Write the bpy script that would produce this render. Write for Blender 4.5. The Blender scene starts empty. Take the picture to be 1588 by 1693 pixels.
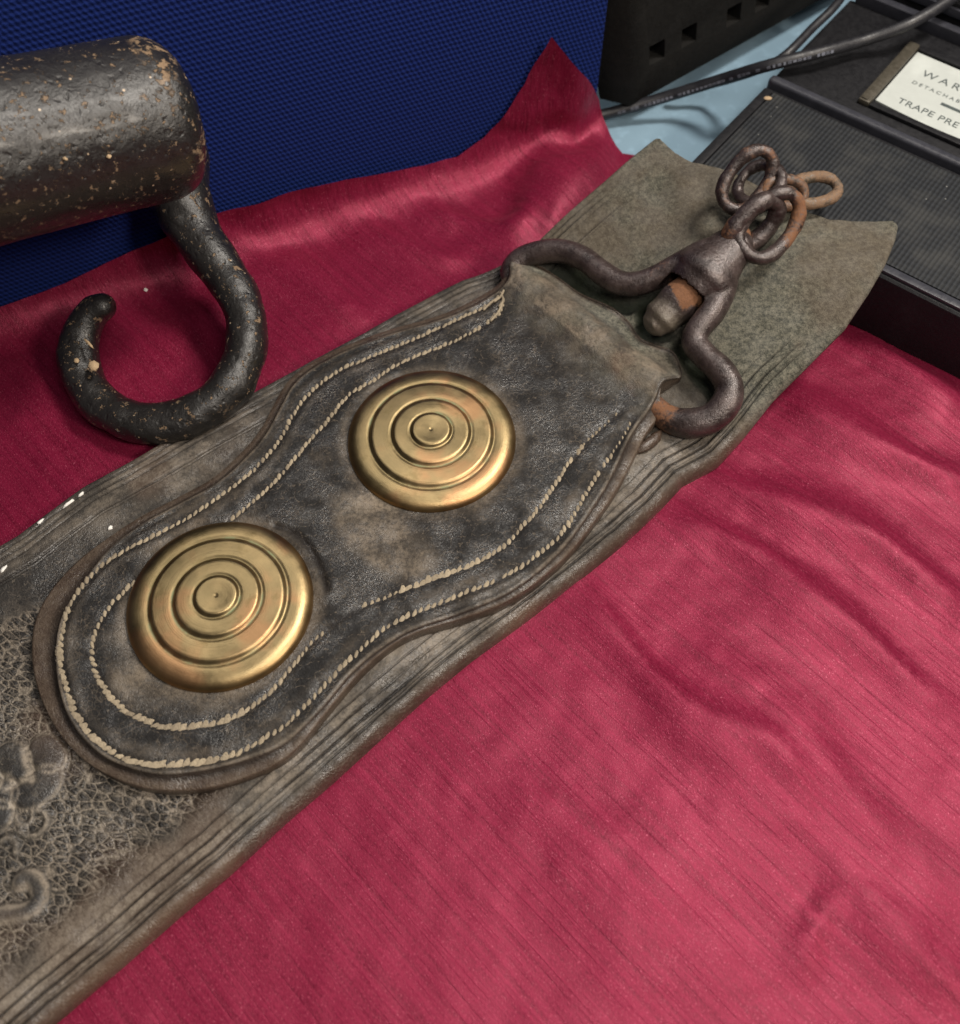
import bpy, bmesh, math, random
import numpy as np
from mathutils import Vector, Matrix
from mathutils.geometry import delaunay_2d_cdt
random.seed(4); RNG = np.random.RandomState(7)
S = 0.01                      # the design below is in centimetres, the scene in metres
sc = bpy.context.scene
R = math.radians

# ------------------------------------------------------------------ camera
CH, PIT, FPX, CX, CY = 32.0, R(60), 1600.0, 794.0, 846.5
cd = bpy.data.cameras.new('camera'); cam = bpy.data.objects.new('camera', cd)
sc.collection.objects.link(cam); sc.camera = cam
cam.location = (0, 0, CH*S); cam.rotation_euler = (R(90)-PIT, 0, 0)
cd.sensor_fit = 'HORIZONTAL'; cd.sensor_width = 36; cd.lens = 36*FPX/1588
cd.clip_start = 0.01; cd.clip_end = 20
cd.dof.use_dof = True; cd.dof.focus_distance = 0.355; cd.dof.aperture_fstop = 11

# ------------------------------------------------------------------ light
w = bpy.data.worlds.new('World'); sc.world = w; w.use_nodes = True
w.node_tree.nodes['Background'].inputs[0].default_value = (0.95, 0.97, 1.0, 1)
w.node_tree.nodes['Background'].inputs[1].default_value = 0.055
def area(name, loc, tgt, size, power, col, sy=None):
    l = bpy.data.lights.new(name, 'AREA'); l.energy = power; l.color = col
    l.size = size; l.shape = 'RECTANGLE'; l.size_y = sy or size
    o = bpy.data.objects.new(name, l); sc.collection.objects.link(o)
    o.location = Vector(loc)*S
    o.rotation_euler = (Vector(tgt)-Vector(loc)).to_track_quat('-Z', 'Y').to_euler()
    return o
area('ceiling_lamp', (56, 40, 112), (0, 16, 0), .22, 13.5, (1.0, .93, .84))
area('ceiling_lamp', (95, -42, 105), (-4, 14, 0), .22, 11, (1.0, .88, .74))
area('ceiling_lamp', (12, -8, 60), (6, 4, 0), .20, 1.55, (1.0, .92, .84))
area('ceiling_lamp', (-42, 92, 170), (-4, 18, 0), 1.0, 6.5, (1.0, .95, .88), .7)
vs = sc.view_settings
vs.view_transform = 'Standard'; vs.look = 'None'; vs.exposure = 0; vs.gamma = 1; vs.use_curve_mapping = False

# ------------------------------------------------------------------ photo -> place helpers
def ray(x, y):
    a = (x-CX)/FPX; b = (y-CY)/FPX
    return np.array([a, math.cos(PIT)-b*math.sin(PIT), -math.sin(PIT)-b*math.cos(PIT)])
CO = np.array([0, 0, CH])
def P(x, y, z=0.):
    d = ray(x, y); return CO+d*((z-CH)/d[2])
AX = np.array([math.cos(R(40)), math.sin(R(40))]); BX = np.array([-AX[1], AX[0]])
def sm(e0, e1, x):
    t = np.clip((np.asarray(x, float)-e0)/(e1-e0), 0, 1); return t*t*(3-2*t)
CASE_Z = 3.3
def lift(s):                                # the strap climbs onto the case
    return 3.42*sm(18.6, 29.2, s)+0.035
TH = 0.72
def PS(x, y, rel=0.):                       # point at height rel above the strap's top
    z = TH
    for _ in range(14):
        p = P(x, y, z); z = .5*z+.5*(float(lift(p[:2]@AX))+TH+rel)
    return P(x, y, z)
BA = R(25); BP = np.array([-20.6, 28.0, 0]); BN = np.array([math.sin(BA), -math.cos(BA), 0])
BD = np.array([math.cos(BA), math.sin(BA), 0])
def PB(x, y, off=0.):
    d = ray(x, y); return CO+d*(((BP+BN*off-CO)@BN)/(d@BN))

def spline(pts, n, closed=False):
    pts = np.asarray(pts, float)
    if closed: q = np.vstack([pts[-1], pts, pts[0], pts[1]])
    else: q = np.vstack([2*pts[0]-pts[1], pts, 2*pts[-1]-pts[-2]])
    out = []
    for i in range(1, len(q)-2):
        t = np.linspace(0, 1, 14, endpoint=False)[:, None]
        a, b, c, d = q[i-1], q[i], q[i+1], q[i+2]
        out.append(.5*((2*b)+(-a+c)*t+(2*a-5*b+4*c-d)*t*t+(-a+3*b-3*c+d)*t**3))
    out = np.vstack(out+[q[-2][None]])
    L = np.r_[0, np.cumsum(np.linalg.norm(np.diff(out, axis=0), axis=1))]
    t = np.linspace(0, L[-1], n+1 if closed else n)
    r = np.stack([np.interp(t, L, out[:, k]) for k in range(out.shape[1])], 1)
    return r[:-1] if closed else r
def dseg(pts, line, closed=False):          # distance of points to a polyline, and arclength there
    line = np.asarray(line, float)
    if closed: line = np.vstack([line, line[:1]])
    best = np.full(len(pts), 1e9); arc = np.zeros(len(pts)); sgn = np.zeros(len(pts)); acc = 0
    for a, b in zip(line[:-1], line[1:]):
        ab = b-a; L2 = ab@ab
        if L2 < 1e-12: continue
        t = np.clip((pts-a)@ab/L2, 0, 1); q = pts-(a+t[:, None]*ab)
        d = np.sqrt((q*q).sum(1)); m = d < best
        best[m] = d[m]; arc[m] = acc+t[m]*math.sqrt(L2)
        sgn[m] = np.sign(ab[0]*q[m, 1]-ab[1]*q[m, 0]); acc += math.sqrt(L2)
    return best, arc, sgn
def vn(x, y, f, seed=0):                    # value noise 0..1
    r = np.random.RandomState(seed).rand(64, 64)
    x = np.asarray(x)*f+1000; y = np.asarray(y)*f+1000
    xi = np.floor(x).astype(int); yi = np.floor(y).astype(int); u = x-xi; v = y-yi
    u = u*u*(3-2*u); v = v*v*(3-2*v)
    g = lambda i, j: r[(xi+i) % 64, (yi+j) % 64]
    return (g(0,0)*(1-u)+g(1,0)*u)*(1-v)+(g(0,1)*(1-u)+g(1,1)*u)*v
def fbm(x, y, f, seed=0, o=3):
    return sum(vn(x, y, f*2**k, seed+k)*.5**k for k in range(o))/sum(.5**k for k in range(o))

# ------------------------------------------------------------------ object helpers
def mesh_obj(name, V, Fc, mat, parent=None, attrs=None, smooth=True, base=None):
    V = np.asarray(V, float)
    org = np.zeros(3) if base is None else np.asarray(base, float)
    if parent is not None: org = np.array(parent['_o'])
    me = bpy.data.meshes.new(name); me.from_pydata(((V-org)*S).tolist(), [], [tuple(int(i) for i in f) for f in Fc])
    if smooth: me.polygons.foreach_set('use_smooth', [True]*len(me.polygons))
    for k, a in (attrs or {}).items():
        at = me.attributes.new(k, 'FLOAT', 'POINT'); at.data.foreach_set('value', np.asarray(a, np.float32))
    me.materials.append(mat); me.validate(); me.update()
    o = bpy.data.objects.new(name, me); sc.collection.objects.link(o)
    o['_o'] = org.tolist()
    if parent is not None: o.parent = parent
    else: o.location = Vector(org)*S
    return o
def tag(o, label=None, cat=None, group=None, kind=None):
    if label: o['label'] = label
    if cat: o['category'] = cat
    if group: o['group'] = group
    if kind: o['kind'] = kind
    return o
def thing(name, base, label, cat, group=None):
    o = bpy.data.objects.new(name, None); sc.collection.objects.link(o)
    o.empty_display_size = .02; o.location = Vector(base)*S; o['_o'] = [float(b) for b in base]
    return tag(o, label, cat, group)
def tube_geo(path, rad, n=18, cap=True, lump=0., seed=1, flat=None):
    path = np.asarray(path, float); m = len(path); rad = np.broadcast_to(rad, (m,)).copy()
    T = np.gradient(path, axis=0); T /= np.linalg.norm(T, axis=1)[:, None]
    up = np.array([0, 0, 1.]) if abs(T[0, 2]) < .9 else np.array([1., 0, 0])
    N = []; v = np.cross(T[0], np.cross(up, T[0])); v /= np.linalg.norm(v)
    for i in range(m):
        v = v-T[i]*(v@T[i]); v /= np.linalg.norm(v); N.append(v.copy())
    N = np.array(N); B = np.cross(T, N)
    if cap:                                  # rounded ends
        def ends(i, sg):
            r = rad[i]; o = []
            for a in (30, 60, 80):
                o.append((path[i]+sg*T[i]*r*.8*math.sin(R(a)), r*math.cos(R(a)), i))
            return o
        A = ends(0, -1)[::-1]; Z = ends(m-1, 1)
        path = np.vstack([[a[0] for a in A], path, [a[0] for a in Z]])
        rad = np.r_[[a[1] for a in A], rad, [a[1] for a in Z]]
        N = np.vstack([[N[0]]*3, N, [N[-1]]*3]); B = np.vstack([[B[0]]*3, B, [B[-1]]*3]); m += 6
    th = np.linspace(0, 2*math.pi, n, endpoint=False)
    V = []
    rr = np.random.RandomState(seed)
    ph = rr.rand(6)*6
    for i in range(m):
        k = 1+lump*(np.sin(th*2+ph[0]+i*.35)*.5+np.sin(th*3+ph[1]-i*.23)*.4+np.sin(i*.61+ph[2])*.6)
        fy = 1 if flat is None else flat
        V.append(path[i]+rad[i]*(k*np.cos(th))[:, None]*N[i]*fy+rad[i]*(k*np.sin(th))[:, None]*B[i])
    V = np.vstack(V); Fc = []
    for i in range(m-1):
        for j in range(n):
            a = i*n+j; b = i*n+(j+1) % n; Fc.append((a, b, b+n, a+n))
    V = np.vstack([V, path[:1], path[-1:]])
    for j in range(n):
        Fc.append((m*n, (j+1) % n, j)); Fc.append((m*n+1, (m-1)*n+j, (m-1)*n+(j+1) % n))
    return V, Fc
def ring_geo(c, ax, by, rx, ry, r, n=48, k=14, lump=.06, pinch=0., seed=3, tw=0.):   # closed chain link
    c, ax, by = map(lambda q: np.asarray(q, float), (c, ax, by)); ax /= np.linalg.norm(ax)
    by = by-ax*(by@ax); by /= np.linalg.norm(by); up = np.cross(ax, by)
    t = np.linspace(0, 2*math.pi, n, endpoint=False)
    ex = np.sign(np.cos(t))*np.abs(np.cos(t))**.85; ey = np.sign(np.sin(t))*np.abs(np.sin(t))**.9
    C = c+rx*ex[:, None]*ax+ry*(ey*(1-pinch*np.cos(t)))[:, None]*by+tw*np.sin(2*t+.6)[:, None]*up
    T = np.roll(C, -1, 0)-np.roll(C, 1, 0); T /= np.linalg.norm(T, axis=1)[:, None]
    th = np.linspace(0, 2*math.pi, k, endpoint=False); V = []
    for i in range(n):
        N = np.cross(up, T[i]); N /= np.linalg.norm(N); B = np.cross(T[i], N)
        rr = r*(1+lump*math.sin(i*.7+seed)+lump*.7*math.sin(i*1.9+seed*2)-.12*abs(math.cos(t[i]))**6)
        V.append(C[i]+rr*np.cos(th)[:, None]*N+rr*np.sin(th)[:, None]*B)
    V = np.vstack(V)
    Fc = [(i*k+j, i*k+(j+1) % k, ((i+1) % n)*k+(j+1) % k, ((i+1) % n)*k+j) for i in range(n) for j in range(k)]
    return V, Fc
def join(*gs):
    V = []; Fc = []; o = 0
    for v, f in gs:
        V.append(np.asarray(v, float)); Fc += [tuple(i+o for i in q) for q in f]; o += len(v)
    return np.vstack(V), Fc
def ball_geo(c, r, ax=None, n=20, m=12):
    c = np.asarray(c, float); r = np.broadcast_to(r, (3,)); M = np.eye(3) if ax is None else np.array(ax)
    V = [c+M.T@(np.array([0, 0, r[2]]))]
    for i in range(1, m):
        p = math.pi*i/m
        for j in range(n):
            a = 2*math.pi*j/n
            V.append(c+M.T@(np.array([r[0]*math.sin(p)*math.cos(a), r[1]*math.sin(p)*math.sin(a), r[2]*math.cos(p)])))
    V.append(c-M.T@(np.array([0, 0, r[2]]))); Fc = []
    for j in range(n): Fc.append((0, 1+j, 1+(j+1) % n))
    for i in range(m-2):
        for j in range(n):
            a = 1+i*n+j; b = 1+i*n+(j+1) % n; Fc.append((a, a+n, b+n, b))
    e = len(V)-1; b0 = 1+(m-2)*n
    for j in range(n): Fc.append((e, b0+(j+1) % n, b0+j))
    return np.array(V), Fc
def prism(poly, z0, z1):
    n = len(poly); V = [(x, y, z0) for x, y in poly]+[(x, y, z1) for x, y in poly]
    return np.array(V, float), [tuple(range(n-1, -1, -1)), tuple(range(n, 2*n))]+[(i, (i+1) % n, (i+1) % n+n, i+n) for i in range(n)]
def bevel(o, wd, seg=2, ang=40):
    bm = bmesh.new(); bm.from_mesh(o.data)
    es = [e for e in bm.edges if len(e.link_faces) == 2 and e.calc_face_angle(0) > R(ang)]
    bmesh.ops.bevel(bm, geom=es, offset=wd*S, segments=seg, profile=.6, affect='EDGES', clamp_overlap=True)
    bm.to_mesh(o.data); bm.free()
    o.data.polygons.foreach_set('use_smooth', [True]*len(o.data.polygons))
    try: o.data.set_sharp_from_angle(angle=R(35))
    except Exception: pass
def fuse(o, vox, it=4):                       # weld overlapping shapes into one cast surface
    m = o.modifiers.new('r', 'REMESH'); m.mode = 'VOXEL'; m.voxel_size = vox*S; m.use_smooth_shade = True
    s = o.modifiers.new('s', 'SMOOTH'); s.iterations = it; s.factor = .5
    dg = bpy.context.evaluated_depsgraph_get(); dg.update()
    me = bpy.data.meshes.new_from_object(o.evaluated_get(dg)); mt = o.data.materials[0]
    o.modifiers.clear(); o.data = me; me.materials.clear(); me.materials.append(mt)
    me.polygons.foreach_set('use_smooth', [True]*len(me.polygons))
    return o
def verts(o):
    a = np.empty(len(o.data.vertices)*3); o.data.vertices.foreach_get('co', a)
    return a.reshape(-1, 3)/S+np.array(o['_o'])
def setattr_(o, k, a):
    at = o.data.attributes.new(k, 'FLOAT', 'POINT'); at.data.foreach_set('value', np.asarray(a, np.float32))
def cdt(boundary, pts):
    nb = len(boundary); allp = [Vector((float(p[0]), float(p[1]))) for p in boundary]+[Vector((float(p[0]), float(p[1]))) for p in pts]
    r = delaunay_2d_cdt(allp, [(i, (i+1) % nb) for i in range(nb)], [], 1, 1e-5)
    return np.array([(v.x, v.y) for v in r[0]]), r[1], r[2]
def inside(pts, poly):
    c = np.zeros(len(pts), bool); poly = np.asarray(poly)
    for (x1, y1), (x2, y2) in zip(poly, np.roll(poly, -1, 0)):
        if y1 == y2: continue
        m = ((y1 > pts[:, 1]) != (y2 > pts[:, 1])) & (pts[:, 0] < (x2-x1)*(pts[:, 1]-y1)/(y2-y1)+x1)
        c ^= m
    return c

# ------------------------------------------------------------------ materials
class NT:
    def __init__(s, name):
        s.m = bpy.data.materials.new(name); s.m.use_nodes = True; s.t = s.m.node_tree
        s.b = s.t.nodes['Principled BSDF']; s.L = s.t.links.new
        s.tc = s.t.nodes.new('ShaderNodeTexCoord'); s._c = {}
    def n(s, ty, **k):
        q = s.t.nodes.new(ty)
        for a, v in k.items(): setattr(q, a, v)
        return q
    def inp(s, sock, v):
        if hasattr(v, 'links'): s.L(v, sock)
        elif isinstance(v, (tuple, list)): sock.default_value = tuple(v)+((1,) if len(v) == 3 and len(sock.default_value) == 4 else ())
        else: sock.default_value = v
    def co(s, sx=1, sy=None, sz=None, rot=(0, 0, 0)):      # object coordinates in centimetres
        sy = sx if sy is None else sy; sz = sx if sz is None else sz
        r = s.n('ShaderNodeMapping'); r.inputs['Rotation'].default_value = rot
        s.L(s.tc.outputs['Object'], r.inputs[0])
        q = s.n('ShaderNodeMapping'); q.inputs['Scale'].default_value = (100*sx, 100*sy, 100*sz)
        s.L(r.outputs[0], q.inputs[0]); return q.outputs[0]
    def noise(s, co, sc_=1., det=4, rough=.55, dist=0.):
        q = s.n('ShaderNodeTexNoise'); s.L(co, q.inputs['Vector']); q.inputs['Scale'].default_value = sc_
        q.inputs['Detail'].default_value = det; q.inputs['Roughness'].default_value = rough; q.inputs['Distortion'].default_value = dist
        return q.outputs['Fac']
    def noisec(s, co, sc_=1., det=2):
        q = s.n('ShaderNodeTexNoise'); s.L(co, q.inputs['Vector']); q.inputs['Scale'].default_value = sc_
        q.inputs['Detail'].default_value = det; return q.outputs['Color']
    def voro(s, co, sc_=1., feat='F1', out='Distance', rnd=1.):
        q = s.n('ShaderNodeTexVoronoi', feature=feat); s.L(co, q.inputs['Vector']); q.inputs['Scale'].default_value = sc_
        q.inputs['Randomness'].default_value = rnd; return q.outputs[out]
    def ramp(s, v, a, b, lo=0., hi=1.):
        q = s.n('ShaderNodeMapRange'); q.interpolation_type = 'SMOOTHSTEP'
        s.inp(q.inputs[0], v); q.inputs[1].default_value = a; q.inputs[2].default_value = b
        q.inputs[3].default_value = lo; q.inputs[4].default_value = hi; return q.outputs[0]
    def math(s, op, a, b=0., c=0., clamp=False):
        q = s.n('ShaderNodeMath', operation=op, use_clamp=clamp)
        s.inp(q.inputs[0], a); s.inp(q.inputs[1], b); s.inp(q.inputs[2], c); return q.outputs[0]
    def mix(s, f, a, b, bt='MIX'):
        q = s.n('ShaderNodeMix', data_type='RGBA', blend_type=bt)
        s.inp(q.inputs[0], f); s.inp(q.inputs[6], a); s.inp(q.inputs[7], b); return q.outputs[2]
    def fmix(s, f, a, b):
        q = s.n('ShaderNodeMix', data_type='FLOAT'); s.inp(q.inputs[0], f); s.inp(q.inputs[2], a); s.inp(q.inputs[3], b); return q.outputs[0]
    def attr(s, k):
        return s.n('ShaderNodeAttribute', attribute_name=k).outputs['Fac']
    def vadd(s, a, b, k):
        q = s.n('ShaderNodeVectorMath', operation='MULTIPLY_ADD'); s.L(b, q.inputs[0]); q.inputs[1].default_value = (k, k, k); s.L(a, q.inputs[2]); return q.outputs[0]
    def sep(s, v):
        q = s.n('ShaderNodeSeparateXYZ'); s.L(v, q.inputs[0]); return q.outputs
    def bump(s, h, dist, prev=None, st=1.):
        q = s.n('ShaderNodeBump'); s.L(h, q.inputs['Height']); q.inputs['Distance'].default_value = dist*S; q.inputs['Strength'].default_value = st
        if prev is not None: s.L(prev, q.inputs['Normal'])
        return q.outputs[0]
    def out(s, col=None, rough=None, metal=None, nrm=None, **k):
        i = s.b.inputs
        if col is not None: s.inp(i['Base Color'], col)
        if rough is not None: s.inp(i['Roughness'], rough)
        if metal is not None: s.inp(i['Metallic'], metal)
        if nrm is not None: s.L(nrm, i['Normal'])
        for a, v in k.items(): s.inp(i[a.replace('_', ' ')], v)
        return s.m

def m_leather(name, darkc=(.030, .031, .036), dustc=(.30, .245, .18)):
    m = NT(name); c = m.co(1)
    rot = (0, 0, -R(40)); cs = m.co(1, rot=rot)
    d = m.attr('dust'); dk = m.attr('dark'); pb = m.attr('pebble'); su = m.attr('suede'); br = m.attr('brown')
    n1 = m.noise(c, .9, 6, .62); n2 = m.noise(c, 7, 5, .7); n3 = m.noise(c, 26, 3, .6)
    fib = m.noise(m.co(9, 2.2, 5, rot=(0, 0, -R(28))), 1., 5, .65, .6)
    # crackled grain: dark pebbles with dust in the furrows, drawn out along the strap
    cw = m.vadd(m.co(2.3, 4.2, 3.0, rot=(0, 0, R(22))), m.noisec(c, .9, 1), .9)
    cell = m.voro(cw, 1.0, 'DISTANCE_TO_EDGE')
    cw2 = m.vadd(m.co(4.6, 8., 5, rot=(0, 0, R(22))), m.noisec(c, 1.6, 1), .9)
    cell2 = m.voro(cw2, 1.0, 'DISTANCE_TO_EDGE')
    wv = m.ramp(m.noise(c, 1.7, 2), .3, .7, .07, .17)
    l1 = m.math('SUBTRACT', 1., m.math('DIVIDE', cell, wv, clamp=True), clamp=True)
    l2 = m.math('MULTIPLY', m.ramp(cell2, 0., .13, 1., 0.), m.ramp(n1, .35, .6, .10, .6))
    line = m.math('MAXIMUM', m.math('POWER', l1, .7), l2, clamp=True)
    line = m.math('MULTIPLY', line, m.math('MULTIPLY', m.ramp(n2, .25, .55, .35, 1.), m.ramp(n1, .32, .55, .45, 1.)))
    line = m.math('MAXIMUM', line, m.ramp(m.noise(c, 1.1, 5, .7), .56, .70, 0, .8))
    patch = m.ramp(m.math('ADD', m.math('MULTIPLY', n1, .62), m.math('MULTIPLY', n2, .38)), .40, .62)
    dd = m.math('ADD', m.math('MULTIPLY', d, m.fmix(patch, .30, 1.05)), m.math('MULTIPLY', m.ramp(fib, .60, .80), m.math('MULTIPLY_ADD', d, .30, .03)), clamp=True)
    dd = m.math('MULTIPLY', dd, m.ramp(n2, .18, .52, .55, 1.), clamp=True)
    dd = m.math('MAXIMUM', dd, m.math('MULTIPLY', m.math('MULTIPLY', line, pb), 1.0), clamp=True)
    cv = m.vadd(m.co(5.2, 8.5, 6, rot=(0, 0, R(35))), m.noisec(c, 2.2, 3), 1.6)
    cr = m.voro(cv, 1., 'DISTANCE_TO_EDGE'); crl = m.ramp(cr, 0., .10, 1., 0.)
    cv2 = m.vadd(m.co(1.5, 2.6, 2, rot=(0, 0, R(-20))), m.noisec(c, 3., 4), 1.2)
    cr2 = m.voro(cv2, 1., 'DISTANCE_TO_EDGE'); crl2 = m.ramp(cr2, 0., .035, 1., 0.)
    cpat = m.ramp(m.noise(c, .8, 4, .6), .46, .60)
    dd = m.math('MAXIMUM', dd, m.math('MULTIPLY', m.math('MULTIPLY', crl, cpat), m.math('MULTIPLY_ADD', d, .5, .22)), clamp=True)
    dd = m.math('MAXIMUM', dd, m.math('MULTIPLY', crl2, m.math('MULTIPLY', m.ramp(n2, .42, .6), .45)), clamp=True)
    base = m.mix(n1, darkc, tuple(k*1.9 for k in darkc))
    base = m.mix(m.math('MULTIPLY', br, .75), base, (.105, .062, .040))
    dc = m.mix(m.noise(c, .35, 3), dustc, (dustc[0]*.86, dustc[1]*.80, dustc[2]*.78))
    col = m.mix(dd, base, dc)
    sun = m.math('ADD', m.math('MULTIPLY', m.noise(c, 5.0, 6, .78), .65), m.math('MULTIPLY', n3, .35))
    suc = m.mix(m.ramp(sun, .38, .64), (.036, .038, .031), (.178, .167, .130))
    suc = m.mix(m.ramp(m.noise(c, .22, 4, .6), .42, .62, 0, .5), suc, (.100, .074, .054))
    col = m.mix(su, col, suc)
    col = m.mix(m.math('MULTIPLY', dk, .9), col, (.014, .011, .010))
    col = m.mix(m.math('MULTIPLY', m.attr('green'), .85), col, m.mix(n2, (.010, .014, .009), (.040, .052, .032)))  # dark green painted as shade within the iron ring
    sc1 = m.ramp(m.noise(m.co(3, 30, 10, rot=(0, 0, -R(62))), 1., 3, .7), .71, .76)
    sc2 = m.ramp(m.noise(m.co(34, 3.5, 10, rot=(0, 0, R(20))), 1., 3, .7), .72, .77)
    scr = m.math('MULTIPLY', m.math('MAXIMUM', sc1, sc2), .42)
    col = m.mix(scr, col, (.33, .28, .22))
    wax = m.ramp(m.noise(c, .75, 5, .62), .40, .60); rough = m.fmix(dd, m.fmix(wax, .58, .24), .60); rough = m.math('MULTIPLY', rough, m.math('MULTIPLY_ADD', br, -.30, 1.)); rough = m.fmix(su, rough, .92)
    b1 = m.bump(m.noise(c, 1.1, 2, .45), .09)
    b1 = m.bump(m.math('MULTIPLY', m.math('MINIMUM', cell, .3), pb), .20, b1)
    b1 = m.bump(m.math('MULTIPLY', m.math('MINIMUM', cell2, .2), pb), .10, b1)
    b2 = m.bump(n2, .017, b1); b2 = m.bump(m.math('MINIMUM', cr, .14), .05, b2); b2 = m.bump(m.math('MINIMUM', cr2, .05), .09, b2); b3 = m.bump(n3, .008, b2); b4 = m.bump(fib, .022, b3)
    return m.out(col, rough, 0., b4, Specular_IOR_Level=m.math('MULTIPLY_ADD', wax, .55, .18))
def m_rustiron(name, rustbias=0.):
    m = NT(name); c = m.co(1); r = m.attr('rust')
    n1 = m.noise(c, 1.6, 6, .65); n2 = m.noise(c, 9, 5, .7); n3 = m.noise(c, 34, 3)
    f = m.math('ADD', m.math('MULTIPLY_ADD', n1, 1.1, m.math('MULTIPLY', n2, .7)), m.math('MULTIPLY_ADD', r, .62, -1.16+rustbias))
    f = m.ramp(f, -.04, .26)
    rc = m.mix(n2, (.085, .030, .011), (.235, .098, .034))
    ic = m.mix(m.ramp(n1, .3, .7), (.026, .017, .016), (.085, .062, .058))
    gr = m.attr('dust')
    col = m.mix(f, ic, rc); col = m.mix(m.math('MULTIPLY', gr, m.ramp(n2, .3, .6, .5, .95)), col, (.24, .21, .145))
    mt = m.fmix(m.math('MAXIMUM', f, gr), .30, .0)
    rough = m.fmix(m.math('MAXIMUM', f, m.math('MULTIPLY', gr, .7)), m.ramp(n2, .3, .7, .22, .40), .85)
    b = m.bump(n1, .07); b = m.bump(n2, .016, b); b = m.bump(n3, .003, b)
    return m.out(col, rough, mt, b, Specular_IOR_Level=.8)
def m_hook():
    m = NT('black_painted_iron'); c = m.co(1)
    n1 = m.noise(c, .8, 3, .5); n2 = m.noise(c, 3.6, 5, .6); n3 = m.noise(c, 14, 4, .65)
    chip = m.math('MULTIPLY', m.ramp(m.noise(c, 3.6, 6, .70), .588, .615), m.ramp(m.attr('chip'), .0, 1., .75, 1.))
    chip2 = m.math('MULTIPLY', m.ramp(m.attr('chip'), .45, .8), m.ramp(n2, .48, .56))
    chip = m.math('MAXIMUM', chip, chip2)
    tiny = m.ramp(m.voro(c, 2.0), .06, .11, 1., 0.)
    tiny = m.math('MULTIPLY', tiny, m.ramp(m.noise(c, 1.3, 2), .5, .56))
    col = m.mix(n2, (.004, .004, .004), (.014, .012, .011))
    col = m.mix(m.math('MULTIPLY', m.attr('worn'), m.ramp(n1, .3, .62, .35, 1)), col, (.018, .0165, .016))  # paler tone on upward faces, painted light from above
    col = m.mix(m.math('MULTIPLY', chip, .9), col, m.mix(n3, (.10, .052, .024), (.42, .29, .17)))
    col = m.mix(tiny, col, (.5, .38, .26))
    rough = m.fmix(chip, m.ramp(n3, .3, .7, .26, .5), .8); rough = m.math('MAXIMUM', rough, m.math('MULTIPLY', m.attr('worn'), .36))
    wv = m.n('ShaderNodeTexWave'); m.L(m.vadd(m.co(1), m.noisec(c, .9, 3), 3.), wv.inputs[0]); wv.inputs['Scale'].default_value = 1.0; wv.inputs['Distortion'].default_value = 3
    b = m.bump(n1, .14); pit = m.ramp(m.voro(m.vadd(c, m.noisec(c, 2., 2), .5), 2.6), .0, .35); b = m.bump(pit, .022, b); b = m.bump(n2, .010, b); b = m.bump(n3, .016, b)
    b = m.bump(m.math('MULTIPLY', wv.outputs['Fac'], m.attr('worn')), .0025, b); b = m.bump(m.math('MULTIPLY', chip, -1), .05, b)
    return m.out(col, rough, 0., b, Specular_IOR_Level=.6, Coat_Weight=m.math('MULTIPLY_ADD', m.attr('worn'), -.26, .28), Coat_Roughness=.16)
def m_brass():
    m = NT('old_brass'); c = m.co(1); g = m.attr('groove'); rim = m.attr('rim')
    s3 = m.sep(c); rr = m.math('SQRT', m.math('ADD', m.math('MULTIPLY', s3[0], s3[0]), m.math('MULTIPLY', s3[1], s3[1])))
    tan = m.n('ShaderNodeTangent', direction_type='RADIAL', axis='Z').outputs[0]
    cr = m.n('ShaderNodeCombineXYZ'); m.L(m.math('MULTIPLY', rr, 16.), cr.inputs[0])
    turn = m.noise(cr.outputs[0], 1., 3, .7)
    n1 = m.noise(c, .9, 4, .6); n2 = m.noise(c, 6, 4, .65); n3 = m.noise(c, 22, 3)
    col = m.mix(m.ramp(n1, .35, .68), (.275, .21, .108), (.39, .29, .15))
    col = m.mix(m.ramp(m.noise(c, .55, 3, .5), .52, .68, 0, .6), col, (.50, .26, .13))
    col = m.mix(m.ramp(m.noise(c, 1.4, 5, .7), .56, .70, 0, .55), col, (.22, .165, .075))
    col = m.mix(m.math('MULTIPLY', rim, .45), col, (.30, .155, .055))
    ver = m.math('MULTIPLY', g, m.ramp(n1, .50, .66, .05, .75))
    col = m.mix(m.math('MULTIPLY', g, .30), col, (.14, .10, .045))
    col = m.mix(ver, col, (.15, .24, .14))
    col = m.mix(m.ramp(n2, .66, .74, 0, .5), col, (.25, .17, .08))
    rough = m.math('ADD', m.ramp(n1, .3, .7, .37, .46), m.math('MULTIPLY', ver, .35))
    b = m.bump(turn, .005); b = m.bump(n3, .002, b); b = m.bump(n2, .003, b)
    b = m.bump(m.noise(c, .8, 3, .5), .03, b)
    return m.out(col, rough, m.fmix(ver, 1., .3), b, Anisotropic=.35, Tangent=tan)
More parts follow.
